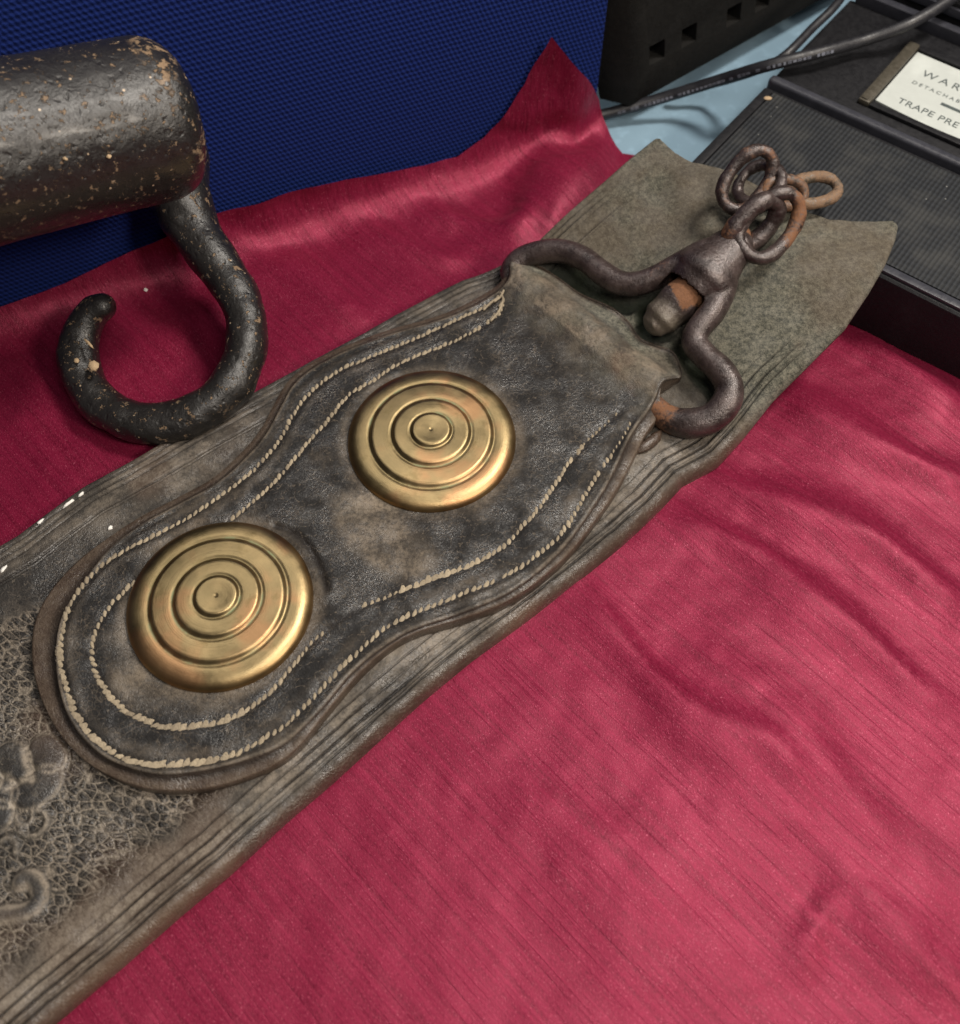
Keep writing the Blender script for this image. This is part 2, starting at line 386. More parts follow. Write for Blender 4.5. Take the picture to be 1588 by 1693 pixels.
def m_satin():
    m = NT('crimson_satin'); c = m.co(1)
    A = R(46)
    slub = m.noise(m.co(.13, 3.6, 1, rot=(0, 0, A)), 1., 3, .6)
    slub2 = m.noise(m.co(.22, 9, 1, rot=(0, 0, A)), 1., 3, .6)
    thin = m.ramp(m.noise(m.co(.20, 10, 1, rot=(0, 0, A)), 1., 3, .55), .58, .68)
    tw = m.noise(m.co(40, 7, 1, rot=(0, 0, R(160))), 1., 2, .5)
    sp = m.noise(m.co(30, 15, 8, rot=(0, 0, R(150))), 1., 2, .6)
    n1 = m.noise(c, .30, 2, .5)
    f = m.math('ADD', m.math('MULTIPLY', m.ramp(slub, .30, .62), .55), m.math('MULTIPLY', m.ramp(slub2, .3, .7), .45))
    col = m.mix(f, (.108, .0040, .019), (.185, .008, .035))
    col = m.mix(m.math('MULTIPLY', m.math('MULTIPLY', thin, m.ramp(m.noise(c, .22, 3), .42, .62)), .34), col, (.13, .005, .024))
    col = m.mix(m.ramp(tw, .35, .7, 0, .45), col, (.31, .022, .068))
    spk = m.ramp(sp, .60, .74)
    col = m.mix(m.math('MULTIPLY', spk, .50), col, (.62, .16, .24))  # bright flecks put sparkle of the satin into its colour
    b = m.bump(slub, .016); b = m.bump(slub2, .008, b); b = m.bump(thin, -.007, b); b = m.bump(tw, .006, b); b = m.bump(sp, .008, b); b = m.bump(n1, .30, b)
    return m.out(col, m.fmix(m.ramp(tw, .3, .7), .38, .50), .30, b, Sheen_Weight=.08, Sheen_Roughness=.4, Sheen_Tint=(1, .3, .45), Specular_IOR_Level=.22)
def m_board():
    m = NT('blue_felt'); s3 = m.sep(m.co(1))
    k = 6.28/.21
    wob = m.math('MULTIPLY', m.noise(m.co(1), 2., 2), 2.2)
    u = m.math('MULTIPLY_ADD', s3[0], k, wob); v = m.math('MULTIPLY_ADD', s3[2], k*.95, wob)
    h = m.math('ADD', m.math('SINE', m.math('ADD', u, m.math('MULTIPLY', v, .5))), m.math('SINE', m.math('MULTIPLY', v, 1.)))
    h = m.math('MULTIPLY_ADD', h, .25, .5)
    h = m.math('MULTIPLY_ADD', m.noise(m.co(1), 14, 3), .5, m.math('MULTIPLY', h, .75))
    col = m.mix(m.ramp(h, .05, 1.), (.0025, .007, .050), (.0085, .023, .145))
    b = m.bump(h, .05)
    return m.out(col, .92, 0., b, Specular_IOR_Level=.15)
def m_plain(name, col, rough=.5, metal=0., nsc=6, nb=.02, var=.3, spec=.5):
    m = NT(name); c = m.co(1); n = m.noise(c, nsc, 5, .65); n2 = m.noise(c, nsc*.15, 4)
    cc = m.mix(n, tuple(k*(1-var) for k in col), tuple(k*(1+var) for k in col))
    cc = m.mix(m.ramp(n2, .5, .75, 0, .35), cc, tuple(min(1, k*1.5+.01) for k in col))
    return m.out(cc, m.ramp(n, .3, .7, max(.05, rough-.1), rough+.1), metal, m.bump(n, nb), Specular_IOR_Level=spec)
def m_grille():
    m = NT('ribbed_black_cloth'); s3 = m.sep(m.co(1)); 
    st = m.math('SINE', m.math('MULTIPLY_ADD', s3[0], 6.28/.20, m.math('MULTIPLY', m.noise(m.co(1), 1.5, 2), 1.5)))
    st2 = m.math('SINE', m.math('MULTIPLY', s3[1], 6.28/.30))
    h = m.math('MULTIPLY_ADD', st, .5, m.math('MULTIPLY', st2, .22)); n = m.noise(m.co(1), 7, 4); n1 = m.noise(m.co(1), .6, 3)
    col = m.mix(m.ramp(h, -.6, .7), (.010, .011, .013), (.023, .026, .031))
    col = m.mix(m.ramp(n1, .42, .7, 0, .5), col, (.050, .050, .048))
    col = m.mix(m.ramp(m.voro(m.co(1), 1.3), .03, .06, .8, 0.), col, (.22, .22, .21))
    col = m.mix(m.ramp(n, .72, .8, 0, .5), col, (.13, .12, .10))
    return m.out(col, .75, 0., m.bump(h, .025), Specular_IOR_Level=.3)

M_STRAP = m_leather('tooled_leather', (.016, .015, .0145), (.270, .236, .190))
M_PAD = m_leather('black_leather', (.0105, .0100, .0100), (.27, .225, .170))
M_IRON = m_rustiron('worn_brown_iron', 0.); M_RUST = m_rustiron('rusty_iron', .32)
M_HOOK = m_hook(); M_BRASS = m_brass(); M_SATIN = m_satin(); M_BOARD = m_board(); M_GRILLE = m_grille()
def m_thread():
    m = NT('waxed_linen_thread'); rn = m.n('ShaderNodeObjectInfo').outputs['Random']; n = m.noise(m.co(1), 16, 4); n1 = m.noise(m.n('ShaderNodeNewGeometry').outputs['Position'], 55, 4, .6)
    f = m.math('MULTIPLY_ADD', rn, .5, m.math('MULTIPLY', n1, .8), clamp=True)
    col = m.mix(f, (.15, .12, .085), (.40, .33, .23)); col = m.mix(m.ramp(n, .5, .7, 0, .5), col, (.14, .11, .08))
    return m.out(col, .85, 0., m.bump(n, .04))
M_THREAD = m_thread()
M_BLACK = m_plain('worn_black_case', (.011, .011, .013), .5, 0, 5, .02, .35, .28)
M_BLACKD = m_plain('dusty_black_iron', (.009, .0085, .008), .85, 0, 4, .04, .6, .15)
M_CABLE = m_plain('black_cable', (.014, .014, .018), .48, 0, 3, .01, .2)
M_PRINT = m_plain('grey_cable_print', (.16, .17, .21), .6, 0, 3, .0, .2)
M_CARD = m_plain('white_card', (.46, .49, .47), .6, 0, 3, .0, .05)
M_INK = m_plain('grey_ink', (.055, .07, .07), .7, 0, 5, .0, .3)
M_FRAME = m_plain('tarnished_frame', (.075, .066, .050), .45, .3, 4, .02, .4)
M_WHITE = m_plain('white_fleck', (.80, .78, .74), .7, 0, 5, .05, .1)
M_BLUECLOTH = m_plain('pale_blue_cloth', (.20, .31, .40), .85, 0, 10, .01, .05)
M_TABLE = m_plain('table_wood', (.20, .16, .12), .5, 0, 2, .01, .2)
M_HINGE = m_plain('grey_black_plastic', (.035, .036, .046), .38, 0, 4, .01, .2)
M_TAN = m_plain('tan_flake', (.42, .30, .18), .85, 0, 6, .05, .3)

# ------------------------------------------------------------------ the table and the cloths
V, Fc = prism([(-55, -25), (55, -25), (55, 75), (-55, 75)], -3.0, -.35)
o = mesh_obj('table_top', V, Fc, M_TABLE, smooth=False, base=(0, 20, -3)); tag(o, kind='structure')

gx, gy = np.meshgrid(np.linspace(-53, 53, 160), np.linspace(-23, 73, 150)); gx = gx.ravel(); gy = gy.ravel()
z = -.30+.16*sm(.45, .85, fbm(gx*.8+gy*.5, gy-gx*.3, .13, 31, 2))
for (a, b, h, wd) in [(P(1000, 215)[:2], P(1250, 190)[:2], .16, .5), (P(1030, 240)[:2], P(1190, 150)[:2], .12, .4), (P(1150, 120)[:2], P(1290, 95)[:2], .10, .6)]:
    d, _, _ = dseg(np.c_[gx, gy], [a, b]); z += h*np.exp(-(d/wd)**2)
z = np.minimum(z, -.06)
Fc = [(i*160+j, i*160+j+1, i*160+161+j, i*160+160+j) for i in range(149) for j in range(159)]
o = mesh_obj('tablecloth', np.c_[gx, gy, z], Fc, M_BLUECLOTH, base=(0, 20, -.3))
tag(o, 'pale blue tablecloth showing beyond the strap, between the blue board and the black case', 'tablecloth')

# crimson satin: laid flat, its far corner standing up against the board
def bz(p): return (p-BP[:2])@BN[:2]        # distance in front of the board
def onb(u, up): q = BP+BD*u; return q[:2]-BN[:2]*up
ub = lambda p: (np.asarray(p)-BP[:2])@BD[:2]
edge = [onb(-30, .1), onb(-12, .15)]
for (px, py) in [(0, 540), (120, 490), (260, 425), (380, 375), (480, 340), (590, 318), (700, 300), (755, 284), (800, 252), (835, 213), (866, 166), (888, 120), (905, 86), (925, 112), (950, 148), (985, 194)]:
    q = PB(px, py, .25); edge.append(onb(ub(q[:2]), max(q[2], .12)))
edge += [P(1028, 252, .1)[:2], P(1070, 262, 0)[:2], (9.0, 36.4), (14.2, 31.0), P(1427, 523, 0)[:2], P(1500, 566, 0)[:2], P(1588, 618, 0)[:2], (27, 19.5), (44, 6)]
edge += [(44, -18), (-48, -18), (-48, 12)]
ed = []
for a, b in zip(edge, edge[1:]+edge[:1]):
    L = math.hypot(b[0]-a[0], b[1]-a[1]); k = max(1, int(L/.45))
    for i in range(k): ed.append((a[0]+(b[0]-a[0])*i/k, a[1]+(b[1]-a[1])*i/k))
ed = np.array(ed)
gx, gy = np.meshgrid(np.arange(-48, 44, .36), np.arange(-18, 50, .36)); g = np.c_[gx.ravel(), gy.ravel()]
g += RNG.uniform(-.06, .06, g.shape)
vis = (g[:, 1] > -3) & (g[:, 0] > -26) & (g[:, 0] < 28)
coarse = (~vis) & (RNG.rand(len(g)) < .12)
g = g[vis | coarse]; g = g[inside(g, ed)]; dd_, _, _ = dseg(g, ed, True); g = g[dd_ > .2]
V2, _, F2 = cdt(ed, g)
x, y = V2[:, 0].copy(), V2[:, 1].copy()
z = .05+.10*fbm(x, y, .12, 5, 3)+.10*np.sin((x*.80-y*.6)*.55+2*fbm(x, y, .1, 8))*sm(0, 14, x)
folds = [  # crest polylines in the photo, height, width in front, width behind
 ([(975, 990), (1030, 1060), (1100, 1140), (1180, 1200), (1260, 1225), (1330, 1290)], .42, .9, .45),
 ([(1120, 860), (1230, 905), (1330, 985), (1430, 1060), (1560, 1180)], .45, 1.1, .5),
 ([(1200, 800), (1330, 850), (1450, 900), (1588, 1010)], .55, 1.0, .6),
 ([(1310, 650), (1400, 720), (1500, 770), (1588, 800)], .6, 1.0, .7),
 ([(1420, 560), (1500, 625), (1588, 690)], .5, .8, .6),
 ([(1200, 1100), (1330, 1240), (1470, 1400), (1588, 1500)], .30, 1.4, 1.0),
 ([(1390, 1470), (1350, 1530), (1320, 1600)], .22, .5, .35),
 ([(1400, 1480), (1480, 1560), (1588, 1640)], .35, .7, .9),
 ([(900, 1330), (1060, 1440), (1150, 1520)], .22, 1.4, 1.1),
 ([(1080, 1190), (1300, 1330), (1500, 1560)], .16, .8, .6),
 ([(470, 420), (560, 500), (640, 560)], .30, .5, .5),
 ([(390, 400), (500, 480), (590, 560)], .22, .5, .5),
 ([(640, 330), (760, 370), (880, 390)], .35, .8, .6),
 ([(540, 350), (700, 420), (800, 440)], .26, .7, .5),
 ([(150, 640), (300, 560), (450, 420)], .25, 1.6, 1.2),
 ([(20, 700), (110, 770)], .18, .9, .9), ([(0, 600), (60, 640), (80, 700)], .22, .8, .6),
 ([(985, 200), (975, 290), (900, 400)], .8, 1.1, 1.0), ([(905, 90), (915, 200), (890, 330), (820, 430)], .9, 1.0, 1.3),
]
for pl, h, wf, wb in folds:
    q = spline([P(a, b)[:2] for a, b in pl], 24); d, arc, sg = dseg(V2, q)
    L = arc.max(); wd = np.where(sg > 0, wb, wf)*(1+.35*np.sin(arc*.9+h*20))
    z += 1.0*h*np.exp(-(d/wd)**2)*(.35+.65*np.sin(np.clip(arc/max(L, .1), 0, 1)*math.pi)**.5)
# keep it flat and thin where the strap and the case press it
ss = V2@AX; nn = V2@BX
pressed = (sm(1.2, 0, np.abs(nn-17.7)-6.3))*(1-sm(19, 24, ss))
z = z*(1-.9*pressed)+.02
z = np.maximum(z, .02)
d = bz(V2)                                  # turn the far margin up the board
turn = 2.1+.7*(fbm(ub(V2), ub(V2)*0, .25, 14)-.5); k = turn-d
up = np.where(d < turn, np.where(k < 2*turn*.785, turn-turn*np.cos(np.clip(k/turn, 0, math.pi/2)), k-turn*math.pi/2+turn), 0)
fw = np.where(d < turn, turn*np.sin(np.clip(k/turn, 0, math.pi/2)), 0)
m_ = d < turn
V3 = np.c_[x, y, z]
base = V2+np.outer(-(d-turn), BN[:2])*m_[:, None]
lean = .10+.25*fbm(ub(V2), up, .5, 44)*np.clip(up, 0, 3)+.45*np.exp(-((ub(V2)-27.2)/.8)**2)*np.clip(up*.5, 0, 1)
V3[m_, :2] = (base-np.outer(fw-np.minimum(lean, .8), BN[:2]))[m_]
V3[m_, 2] = np.maximum(z*(1-.6*np.clip(k/turn, 0, 1)), .02)[m_]+up[m_]
cl = mesh_obj('satin_cloth', V3, F2, M_SATIN, base=(0, 20, 0))
tag(cl, 'crimson satin cloth with slubby weave spread under the strap, its far corner turned up', 'cloth')

# blue felt display board
bd = thing('display_board', BP+BD*6, 'blue fabric covered display board standing upright behind the iron hook', 'board')
V, Fc = prism([(-34, 0), (20.4, 0), (20.4, 1.6), (-34, 1.6)], -.05, 20)
# board: local frame along its face so that the weave follows it
me = bpy.data.meshes.new('felt_panel'); me.from_pydata((V*S).tolist(), [], Fc); me.materials.append(M_BOARD)
fp = bpy.data.objects.new('felt_panel', me); sc.collection.objects.link(fp); fp.parent = bd; fp['_o'] = [0, 0, 0]
bd.rotation_euler = (0, 0, BA); bevel(fp, .15, 3)
fp.location = (2.5*S, 0, 0)
for zz in (0,):
    V, Fc = prism([(-34, 1.62), (20.0, 1.62), (20.0, 2.4), (-34, 2.4)], 0, 19.8)
    me = bpy.data.meshes.new('backing_panel'); me.from_pydata((V*S).tolist(), [], Fc); me.materials.append(M_TABLE)
    q = bpy.data.objects.new('backing_panel', me); sc.collection.objects.link(q); q.parent = bd; q.location = (2.5*S, 0, 0)

# ------------------------------------------------------------------ the leather strap
st = thing('harness_strap', (*P(700, 900)[:2], .0), 'wide worn black and brown leather harness strap with two brass bosses lying on crimson satin', 'strap')
LP = [(-260, 1050), (-120, 970), (0, 901), (28, 885), (74, 850), (134, 806), (212, 763), (300, 713), (388, 664), (463, 624), (516, 595), (601, 550), (657, 518), (728, 480), (763, 463), (827, 437), (870, 415), (930, 357), (1000, 292), (1040, 255), (1068, 232)]
RP = [(-120, 1870), (-20, 1790), (90, 1693), (200, 1600), (300, 1512), (380, 1446), (470, 1362), (550, 1294), (640, 1212), (700, 1158), (780, 1092), (860, 1034), (950, 965), (1030, 900), (1085, 850), (1130, 800), (1190, 765), (1230, 722), (1280, 660), (1340, 600), (1400, 540), (1440, 480), (1466, 435), (1482, 395), (1486, 372)]
LW = np.array([PS(a, b, -.15) for a, b in LP]); RW = np.array([PS(a, b, -.45) for a, b in RP])
Ls = LW[:, :2]@AX; Ln = LW[:, :2]@BX; Rs = RW[:, :2]@AX; Rn = RW[:, :2]@BX
def mono(s, n):
    o_ = np.argsort(s); return s[o_], n[o_]
Ls, Ln = mono(Ls, Ln); Rs, Rn = mono(Rs, Rn)
def ext(s, xs, ys):
    r = np.interp(s, xs, ys); k = (ys[2]-ys[0])/(xs[2]-xs[0])
    r = np.where(s < xs[0], ys[0]+(s-xs[0])*k, r); k2 = (ys[-1]-ys[-3])/(xs[-1]-xs[-3])
    return np.where(s > xs[-1], ys[-1]+(s-xs[-1])*k2*.3, r)
EP = [(1070, 230), (1082, 230), (1105, 250), (1130, 265), (1160, 270), (1190, 276), (1240, 300), (1300, 335), (1345, 350), (1380, 354), (1440, 363), (1472, 369), (1484, 376)]
EW = np.array([PS(a, b-6, -.32) for a, b in EP]); Es = EW[:, :2]@AX; En = EW[:, :2]@BX
nLend = En.max(); nRend = En.min()
NS, NTt = 660, 340
ts = np.concatenate([np.linspace(0, .15, 100, endpoint=False), np.linspace(.15, .84, 130, endpoint=False), np.linspace(.84, 1, 110)])   # dense towards both edges
Tt = (nLend-(nLend-nRend)*ts); o_ = np.argsort(En); Send = np.interp(Tt, En[o_], Es[o_])+.22*(fbm(Tt, Tt*0, .9, 15, 4)-.5)
s0 = -17.
us = np.linspace(0, 1, NS)
SS = s0+(Send[None, :]-s0)*us[:, None]
kblend = sm(.72, 1, us)[:, None]
Lc = ext(SS, Ls, Ln); Rc = ext(SS, Rs, Rn)
NN = Lc+(Rc-Lc)*ts[None, :]
wid = np.abs(Rc-Lc)
dl = ts[None, :]*wid; dr = (1-ts[None, :])*wid
wob = .04*(fbm(SS, NN*0, .3, 3)-.5)+.02*(fbm(SS, NN*0+5, 2., 9)-.5)
de = np.minimum(dl, dr)
flatend = sm(22.5, 26.5, SS)               # beyond the pad the leather is plain and thin
rd = np.where(dl < dr, .20, .38)
ztop = TH-.62*(1-np.sqrt(np.clip(1-(1-np.clip(de/rd, 0, 1))**2, 0, 1)))*(1-.2*flatend)
dark = np.zeros_like(SS); dust = np.zeros_like(SS)+.30
def groove(dd, c, w_, h_, dk=1., seed=0, brk=.35):
    global ztop, dark
    wv = wob*(1.6 if seed % 2 else 1.)+.02*(fbm(SS, NN*0, 3., 50+seed)-.5)
    a = np.exp(-((dd-c-wv)/w_)**2)*(1-flatend)
    on = .35+.65*sm(brk-.12, brk+.12, fbm(SS+seed*13, NN*0, .55, 70+seed))
    ztop -= h_*a*on; dark = np.maximum(dark, dk*a*on)
knot = 1-.8*np.exp(-((SS-(P(725, 1108, .7)[:2]@AX))/.45)**2)
for c_, w_, h_, dk_, sd in [(.50, .034, .10, 1., 1), (.80, .036, .12, 1., 2), (1.14, .034, .11, 1., 3), (1.50, .028, .06, .8, 4), (.63, .022, .04, .5, 5)]:
    groove(dr, c_, w_, h_, dk_, sd)
for c_, w_, h_, dk_, sd in [(.38, .04, .09, .9, 11), (.66, .045, .10, .9, 12), (.92, .035, .07, .7, 13), (1.52, .045, .09, .9, 14), (1.66, .025, .04, .5, 15)]:
    groove(dl, c_, w_, h_, dk_, sd)
dark *= knot
ztop += .05*np.exp(-((dr-1.9)/.45)**2)*(1-flatend)-.10*sm(2.0, 3.1, np.minimum(dr, dl+.4))*(1-flatend)
ztop += (.05+.05*flatend)*(fbm(SS, NN, .35, 21)-.5)*2+.035*flatend*(fbm(SS*.5, NN*1.5, 1.2, 23)-.5)+.02*(fbm(SS, NN, 2., 22)-.5)
# tattered edge on the right, long splits
split = .45*sm(.60, .7, fbm(SS*.45, NN*2.4, 1.2, 61))*sm(2.4, .3, dr)*sm(-2, 5, SS)*(1-flatend)
ztop -= .07*split; dark = np.maximum(dark, .45*split)
X = SS*AX[0]+NN*BX[0]; Y = SS*AX[1]+NN*BX[1]
# dust and grain layout
def pxell(px, py, rx, ry, ang=0, rel=0.):
    c = PS(px, py, rel)[:2]; ex = PS(px+rx*math.cos(R(ang)), py+rx*math.sin(R(ang)), rel)[:2]-c
    ey = PS(px-ry*math.sin(R(ang)), py+ry*math.cos(R(ang)), rel)[:2]-c
    M = np.linalg.inv(np.array([ex, ey]).T)
    def f(X_, Y_):
        a = M[0, 0]*(X_-c[0])+M[0, 1]*(Y_-c[1]); b = M[1, 0]*(X_-c[0])+M[1, 1]*(Y_-c[1])
        return np.sqrt(a*a+b*b)
    return f
peb = sm(3.5, -1.5, SS+.35*(NN-14))*sm(1.5, 2.6, dr)*sm(1.7, 2.6, dl)
peb *= 1-.85*sm(1.0, .7, pxell(30, 960, 120, 60, -30)(X, Y))
dust = dust-.46*peb+.30*np.exp(-((dr-2.0)/.5)**2)+.22*np.exp(-((dr-1.15)/.25)**2)+.12*np.exp(-((dl-1.35)/.25)**2)
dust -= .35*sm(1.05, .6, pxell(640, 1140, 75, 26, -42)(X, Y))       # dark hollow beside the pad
dust += .10*sm(1.2, .5, pxell(330, 770, 140, 40, -31)(X, Y))
dust -= .30*sm(.50, .05, dr)+.22*sm(.5, .05, dl)
dust -= .30*sm(1.1, .5, pxell(60, 950, 170, 45, -30)(X, Y))
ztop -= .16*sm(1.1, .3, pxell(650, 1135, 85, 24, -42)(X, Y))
# tooled flower and scrolls at the near end
PXY = np.c_[X.ravel(), Y.ravel()]
near = (SS.ravel() < 1.5)
flw = np.zeros(PXY.shape[0]); rimd = np.zeros(PXY.shape[0]); smoothm = np.zeros(PXY.shape[0])
def petal(px, py, rx, ry, ang, h=.14):
    r = pxell(px, py, rx, ry, ang)(PXY[:, 0], PXY[:, 1])+.12*(fbm(PXY[:, 0], PXY[:, 1], 1.5, 5)-.5)
    a = sm(1.04, .86, r); flw[:] = np.maximum(flw, h*a+.03*sm(.8, 0, r)*a)
    rimd[:] = np.maximum(rimd, np.exp(-((r-1.03)/.075)**2)); smoothm[:] = np.maximum(smoothm, sm(1.18, 1.0, r))
for a in [(77, 1245, 30, 34, -35), (62, 1302, 47, 27, -38), (22, 1258, 34, 30, 60), (8, 1312, 22, 24, 20), (-30, 1290, 34, 26, 10), (-10, 1352, 34, 24, -40), (-45, 1240, 32, 24, 50)]: petal(*a)
def vein(pl, w_, h_, closed=False, dustv=.9):
    q = spline([PS(a, b)[:2] for a, b in pl], 40); idx = np.where(near)[0]
    d, _, _ = dseg(PXY[idx], q); a = np.exp(-(d/w_)**2)
    flw[idx] += h_*a; rimd[idx] = np.maximum(rimd[idx], dustv*a)
    smoothm[idx] = np.maximum(smoothm[idx], np.exp(-(d/(w_*1.4))**2)*.9)
vein([(40, 1240), (46, 1270), (56, 1290), (44, 1290), (26, 1298), (10, 1306)], .10, -.06)
vein([(0, 1282), (12, 1284), (22, 1294), (18, 1310)], .08, -.05)
vein([(30, 1375), (45, 1382), (62, 1378), (76, 1362), (74, 1345), (60, 1338)], .10, .09)
vein([(25, 1345), (28, 1362), (44, 1362), (52, 1350), (52, 1340)], .07, .06)
vein([(0, 1390), (12, 1384), (24, 1392), (24, 1408)], .12, .09)
scroll = [(-25, 1530), (-5, 1514), (20, 1512), (42, 1506), (58, 1494), (63, 1474), (55, 1456), (42, 1451), (32, 1458)]
q = spline([PS(a, b)[:2] for a, b in scroll], 60); idx = np.where(near)[0]; d, _, _ = dseg(PXY[idx], q)
flw[idx] += .20*np.sqrt(np.clip(1-(d/.27)**2, 0, 1)); rimd[idx] = np.maximum(rimd[idx], .75*np.exp(-((d-.23)/.09)**2)+.0); smoothm[idx] = np.maximum(smoothm[idx], sm(.40, .28, d))
sh = SS.shape
ztop += flw.reshape(sh); smoothm = smoothm.reshape(sh); rimd = rimd.reshape(sh)
peb *= 1-smoothm; dust = dust*(1-smoothm)+smoothm*(.06+1.5*rimd)
dust += .42*(fbm(SS*.6, NN, .45, 91, 4)-.45)*(1-peb)
for c_ in (.65, .97, 1.32): dust += .28*np.exp(-((dr-c_)/.10)**2)
for c_ in (.52, .79, 1.2): dust += .20*np.exp(-((dl-c_)/.10)**2)
brown = sm(.50, .68, fbm(SS, NN, .3, 93))*.5+.6*sm(.5, .1, dr)+.4*sm(18, 24, SS)
suede = sm(18.6, 21.2, SS-.25*np.abs(NN-17))
ring_shade = np.zeros(PXY.shape[0])  # shade inside the ring openings, painted dark green and slightly sunk
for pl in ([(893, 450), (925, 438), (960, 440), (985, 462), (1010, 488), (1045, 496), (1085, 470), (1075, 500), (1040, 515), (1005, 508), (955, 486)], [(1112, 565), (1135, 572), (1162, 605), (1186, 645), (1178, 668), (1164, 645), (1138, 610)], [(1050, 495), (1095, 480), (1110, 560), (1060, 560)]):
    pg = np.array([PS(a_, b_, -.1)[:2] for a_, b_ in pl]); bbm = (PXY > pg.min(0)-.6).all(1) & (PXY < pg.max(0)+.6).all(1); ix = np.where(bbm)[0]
    dd2 = dseg(PXY[ix], pg, True)[0]; dd2 = np.where(inside(PXY[ix], pg), dd2, -dd2); ring_shade[ix] = np.maximum(ring_shade[ix], sm(-.25, .15, dd2))
ring_shade = ring_shade.reshape(SS.shape); ztop -= .30*ring_shade
# curling far end: hem turned slightly up on the left, ragged
zb = lift(SS)
far = sm(29, 32.5, SS)
zb = zb+.35*sm(24, 30, SS)*sm(.35, 0, ts)[None, :]*0+.10*far*np.sin(NN*.9)+.18*far*sm(.8, 1, ts)[None, :]
zb = zb+.10*np.sin(SS*.55)*sm(.75, 1, ts)[None, :]*sm(14, 19, SS)*(1-sm(22, 26, SS))
thin = 1-.45*flatend
Z = zb+ztop*thin
top = np.stack([X, Y, Z], 2)
NB = 26; bi = np.linspace(0, NTt-1, NB).round().astype(int)[::-1]
bx = np.stack([X[:, bi], Y[:, bi], zb[:, bi]], 2)
V = np.concatenate([top, bx], 1)            # per row: top points, then the underside right to left
kk = NTt+NB; V = V.reshape(-1, 3)
I = np.arange(NS-1)[:, None]*kk; J = np.arange(kk)[None, :]
a = (I+J).ravel(); b = (I+(J+1) % kk).ravel()
Fc = np.stack([a, b, b+kk, a+kk], 1)[:, ::-1].tolist()
Fc += [tuple(range(kk))]
eo = len(V); V = np.vstack([V, np.stack([X[-1], Y[-1], zb[-1]], 1)]); t0 = (NS-1)*kk     # cut end, following its ragged line
Fc += [(t0+i, eo+i, eo+i+1, t0+i+1) for i in range(NTt-1)]
def padat(A, v=0.): return np.concatenate([np.concatenate([A, np.full((NS, NB), v)], 1).ravel(), A[-1]])
endrim = sm(.985, 1., us)[:, None]*np.ones_like(SS)
body = mesh_obj('strap_body', V, Fc, M_STRAP, st, dict(dust=padat(np.clip(dust, 0, 1.5), .2), dark=padat(np.clip(dark, 0, 1)), pebble=padat(np.clip(peb, 0, 1)), suede=padat(np.clip(suede, 0, 1), 0), brown=padat(np.clip(brown+endrim, 0, 1), 1), green=padat(ring_shade)))

# ------------------------------------------------------------------ the stitched pad
PADH = .72
Opx = [(830, 478), (763, 519), (710, 540), (657, 554), (608, 571), (551, 593), (508, 617), (477, 643), (456, 678), (432, 722), (399, 762), (352, 804), (291, 836), (227, 869), (159, 911), (102, 963), (66, 1021), (57, 1078), (66, 1140), (95, 1205), (140, 1258), (195, 1292), (262, 1312), (345, 1310), (425, 1287), (487, 1253), (540, 1192), (592, 1130), (640, 1085), (690, 1056), (770, 1032), (853, 997), (930, 936), (988, 866), (1030, 800), (1062, 735), (1085, 700)]
Tpx = [(836, 470), (768, 512), (713, 532), (659, 547), (609, 564), (555, 586), (512, 610), (483, 637), (462, 673), (438, 717), (404, 757), (354, 800), (293, 833), (231, 867), (181, 904), (132, 966), (100, 1020), (91, 1080), (97, 1140), (118, 1195), (160, 1243), (208, 1268), (268, 1281), (345, 1273), (415, 1254), (472, 1228), (532, 1172), (580, 1116), (625, 1076), (682, 1041), (762, 1014), (850, 975), (925, 914), (980, 842), (1015, 782), (1045, 718), (1078, 672)]
fold = [(1089, 655), (1100, 644), (1114, 634), (1127, 622), (1115, 585), (1085, 572), (1058, 560), (1038, 532), (1008, 508), (960, 488), (922, 462), (893, 446), (862, 442), (842, 455)]
O3 = spline([PS(a, b, 0.) for a, b in Opx]+[PS(a, b, .05) for a, b in fold], 620, True)
T3 = spline([PS(a, b, PADH) for a, b in Tpx]+[PS(a, b, .22) for a, b in fold], 620, True)
O2 = O3[:, :2]; 
# match: resample T by relation to control points is kept since both use the same count; smooth pairing by nearest arclength
def ctrl_resample(ctrl, per=12):
    ctrl = np.asarray(ctrl); n = len(ctrl); out = []
    for i in range(n):
        a, b, c, d = ctrl[(i-1) % n], ctrl[i], ctrl[(i+1) % n], ctrl[(i+2) % n]
        t = np.linspace(0, 1, per, endpoint=False)[:, None]
        out.append(.5*((2*b)+(-a+c)*t+(2*a-5*b+4*c-d)*t*t+(-a+3*b-3*c+d)*t**3))
    return np.vstack(out)
OC = ctrl_resample([PS(a, b, 0.)[:2] for a, b in Opx]+[PS(a, b, .05)[:2] for a, b in fold])
TC = ctrl_resample([PS(a, b, PADH)[:2] for a, b in Tpx]+[PS(a, b, .22)[:2] for a, b in fold])
nP = len(OC); nmain = len(Opx)*12
bar0 = PS(848, 462, .5)[:2]; bar1 = PS(1104, 664, .5)[:2]
bdv = (bar1-bar0)/np.linalg.norm(bar1-bar0); bnv = np.array([-bdv[1], bdv[0]])
if bnv@AX < 0: bnv = -bnv
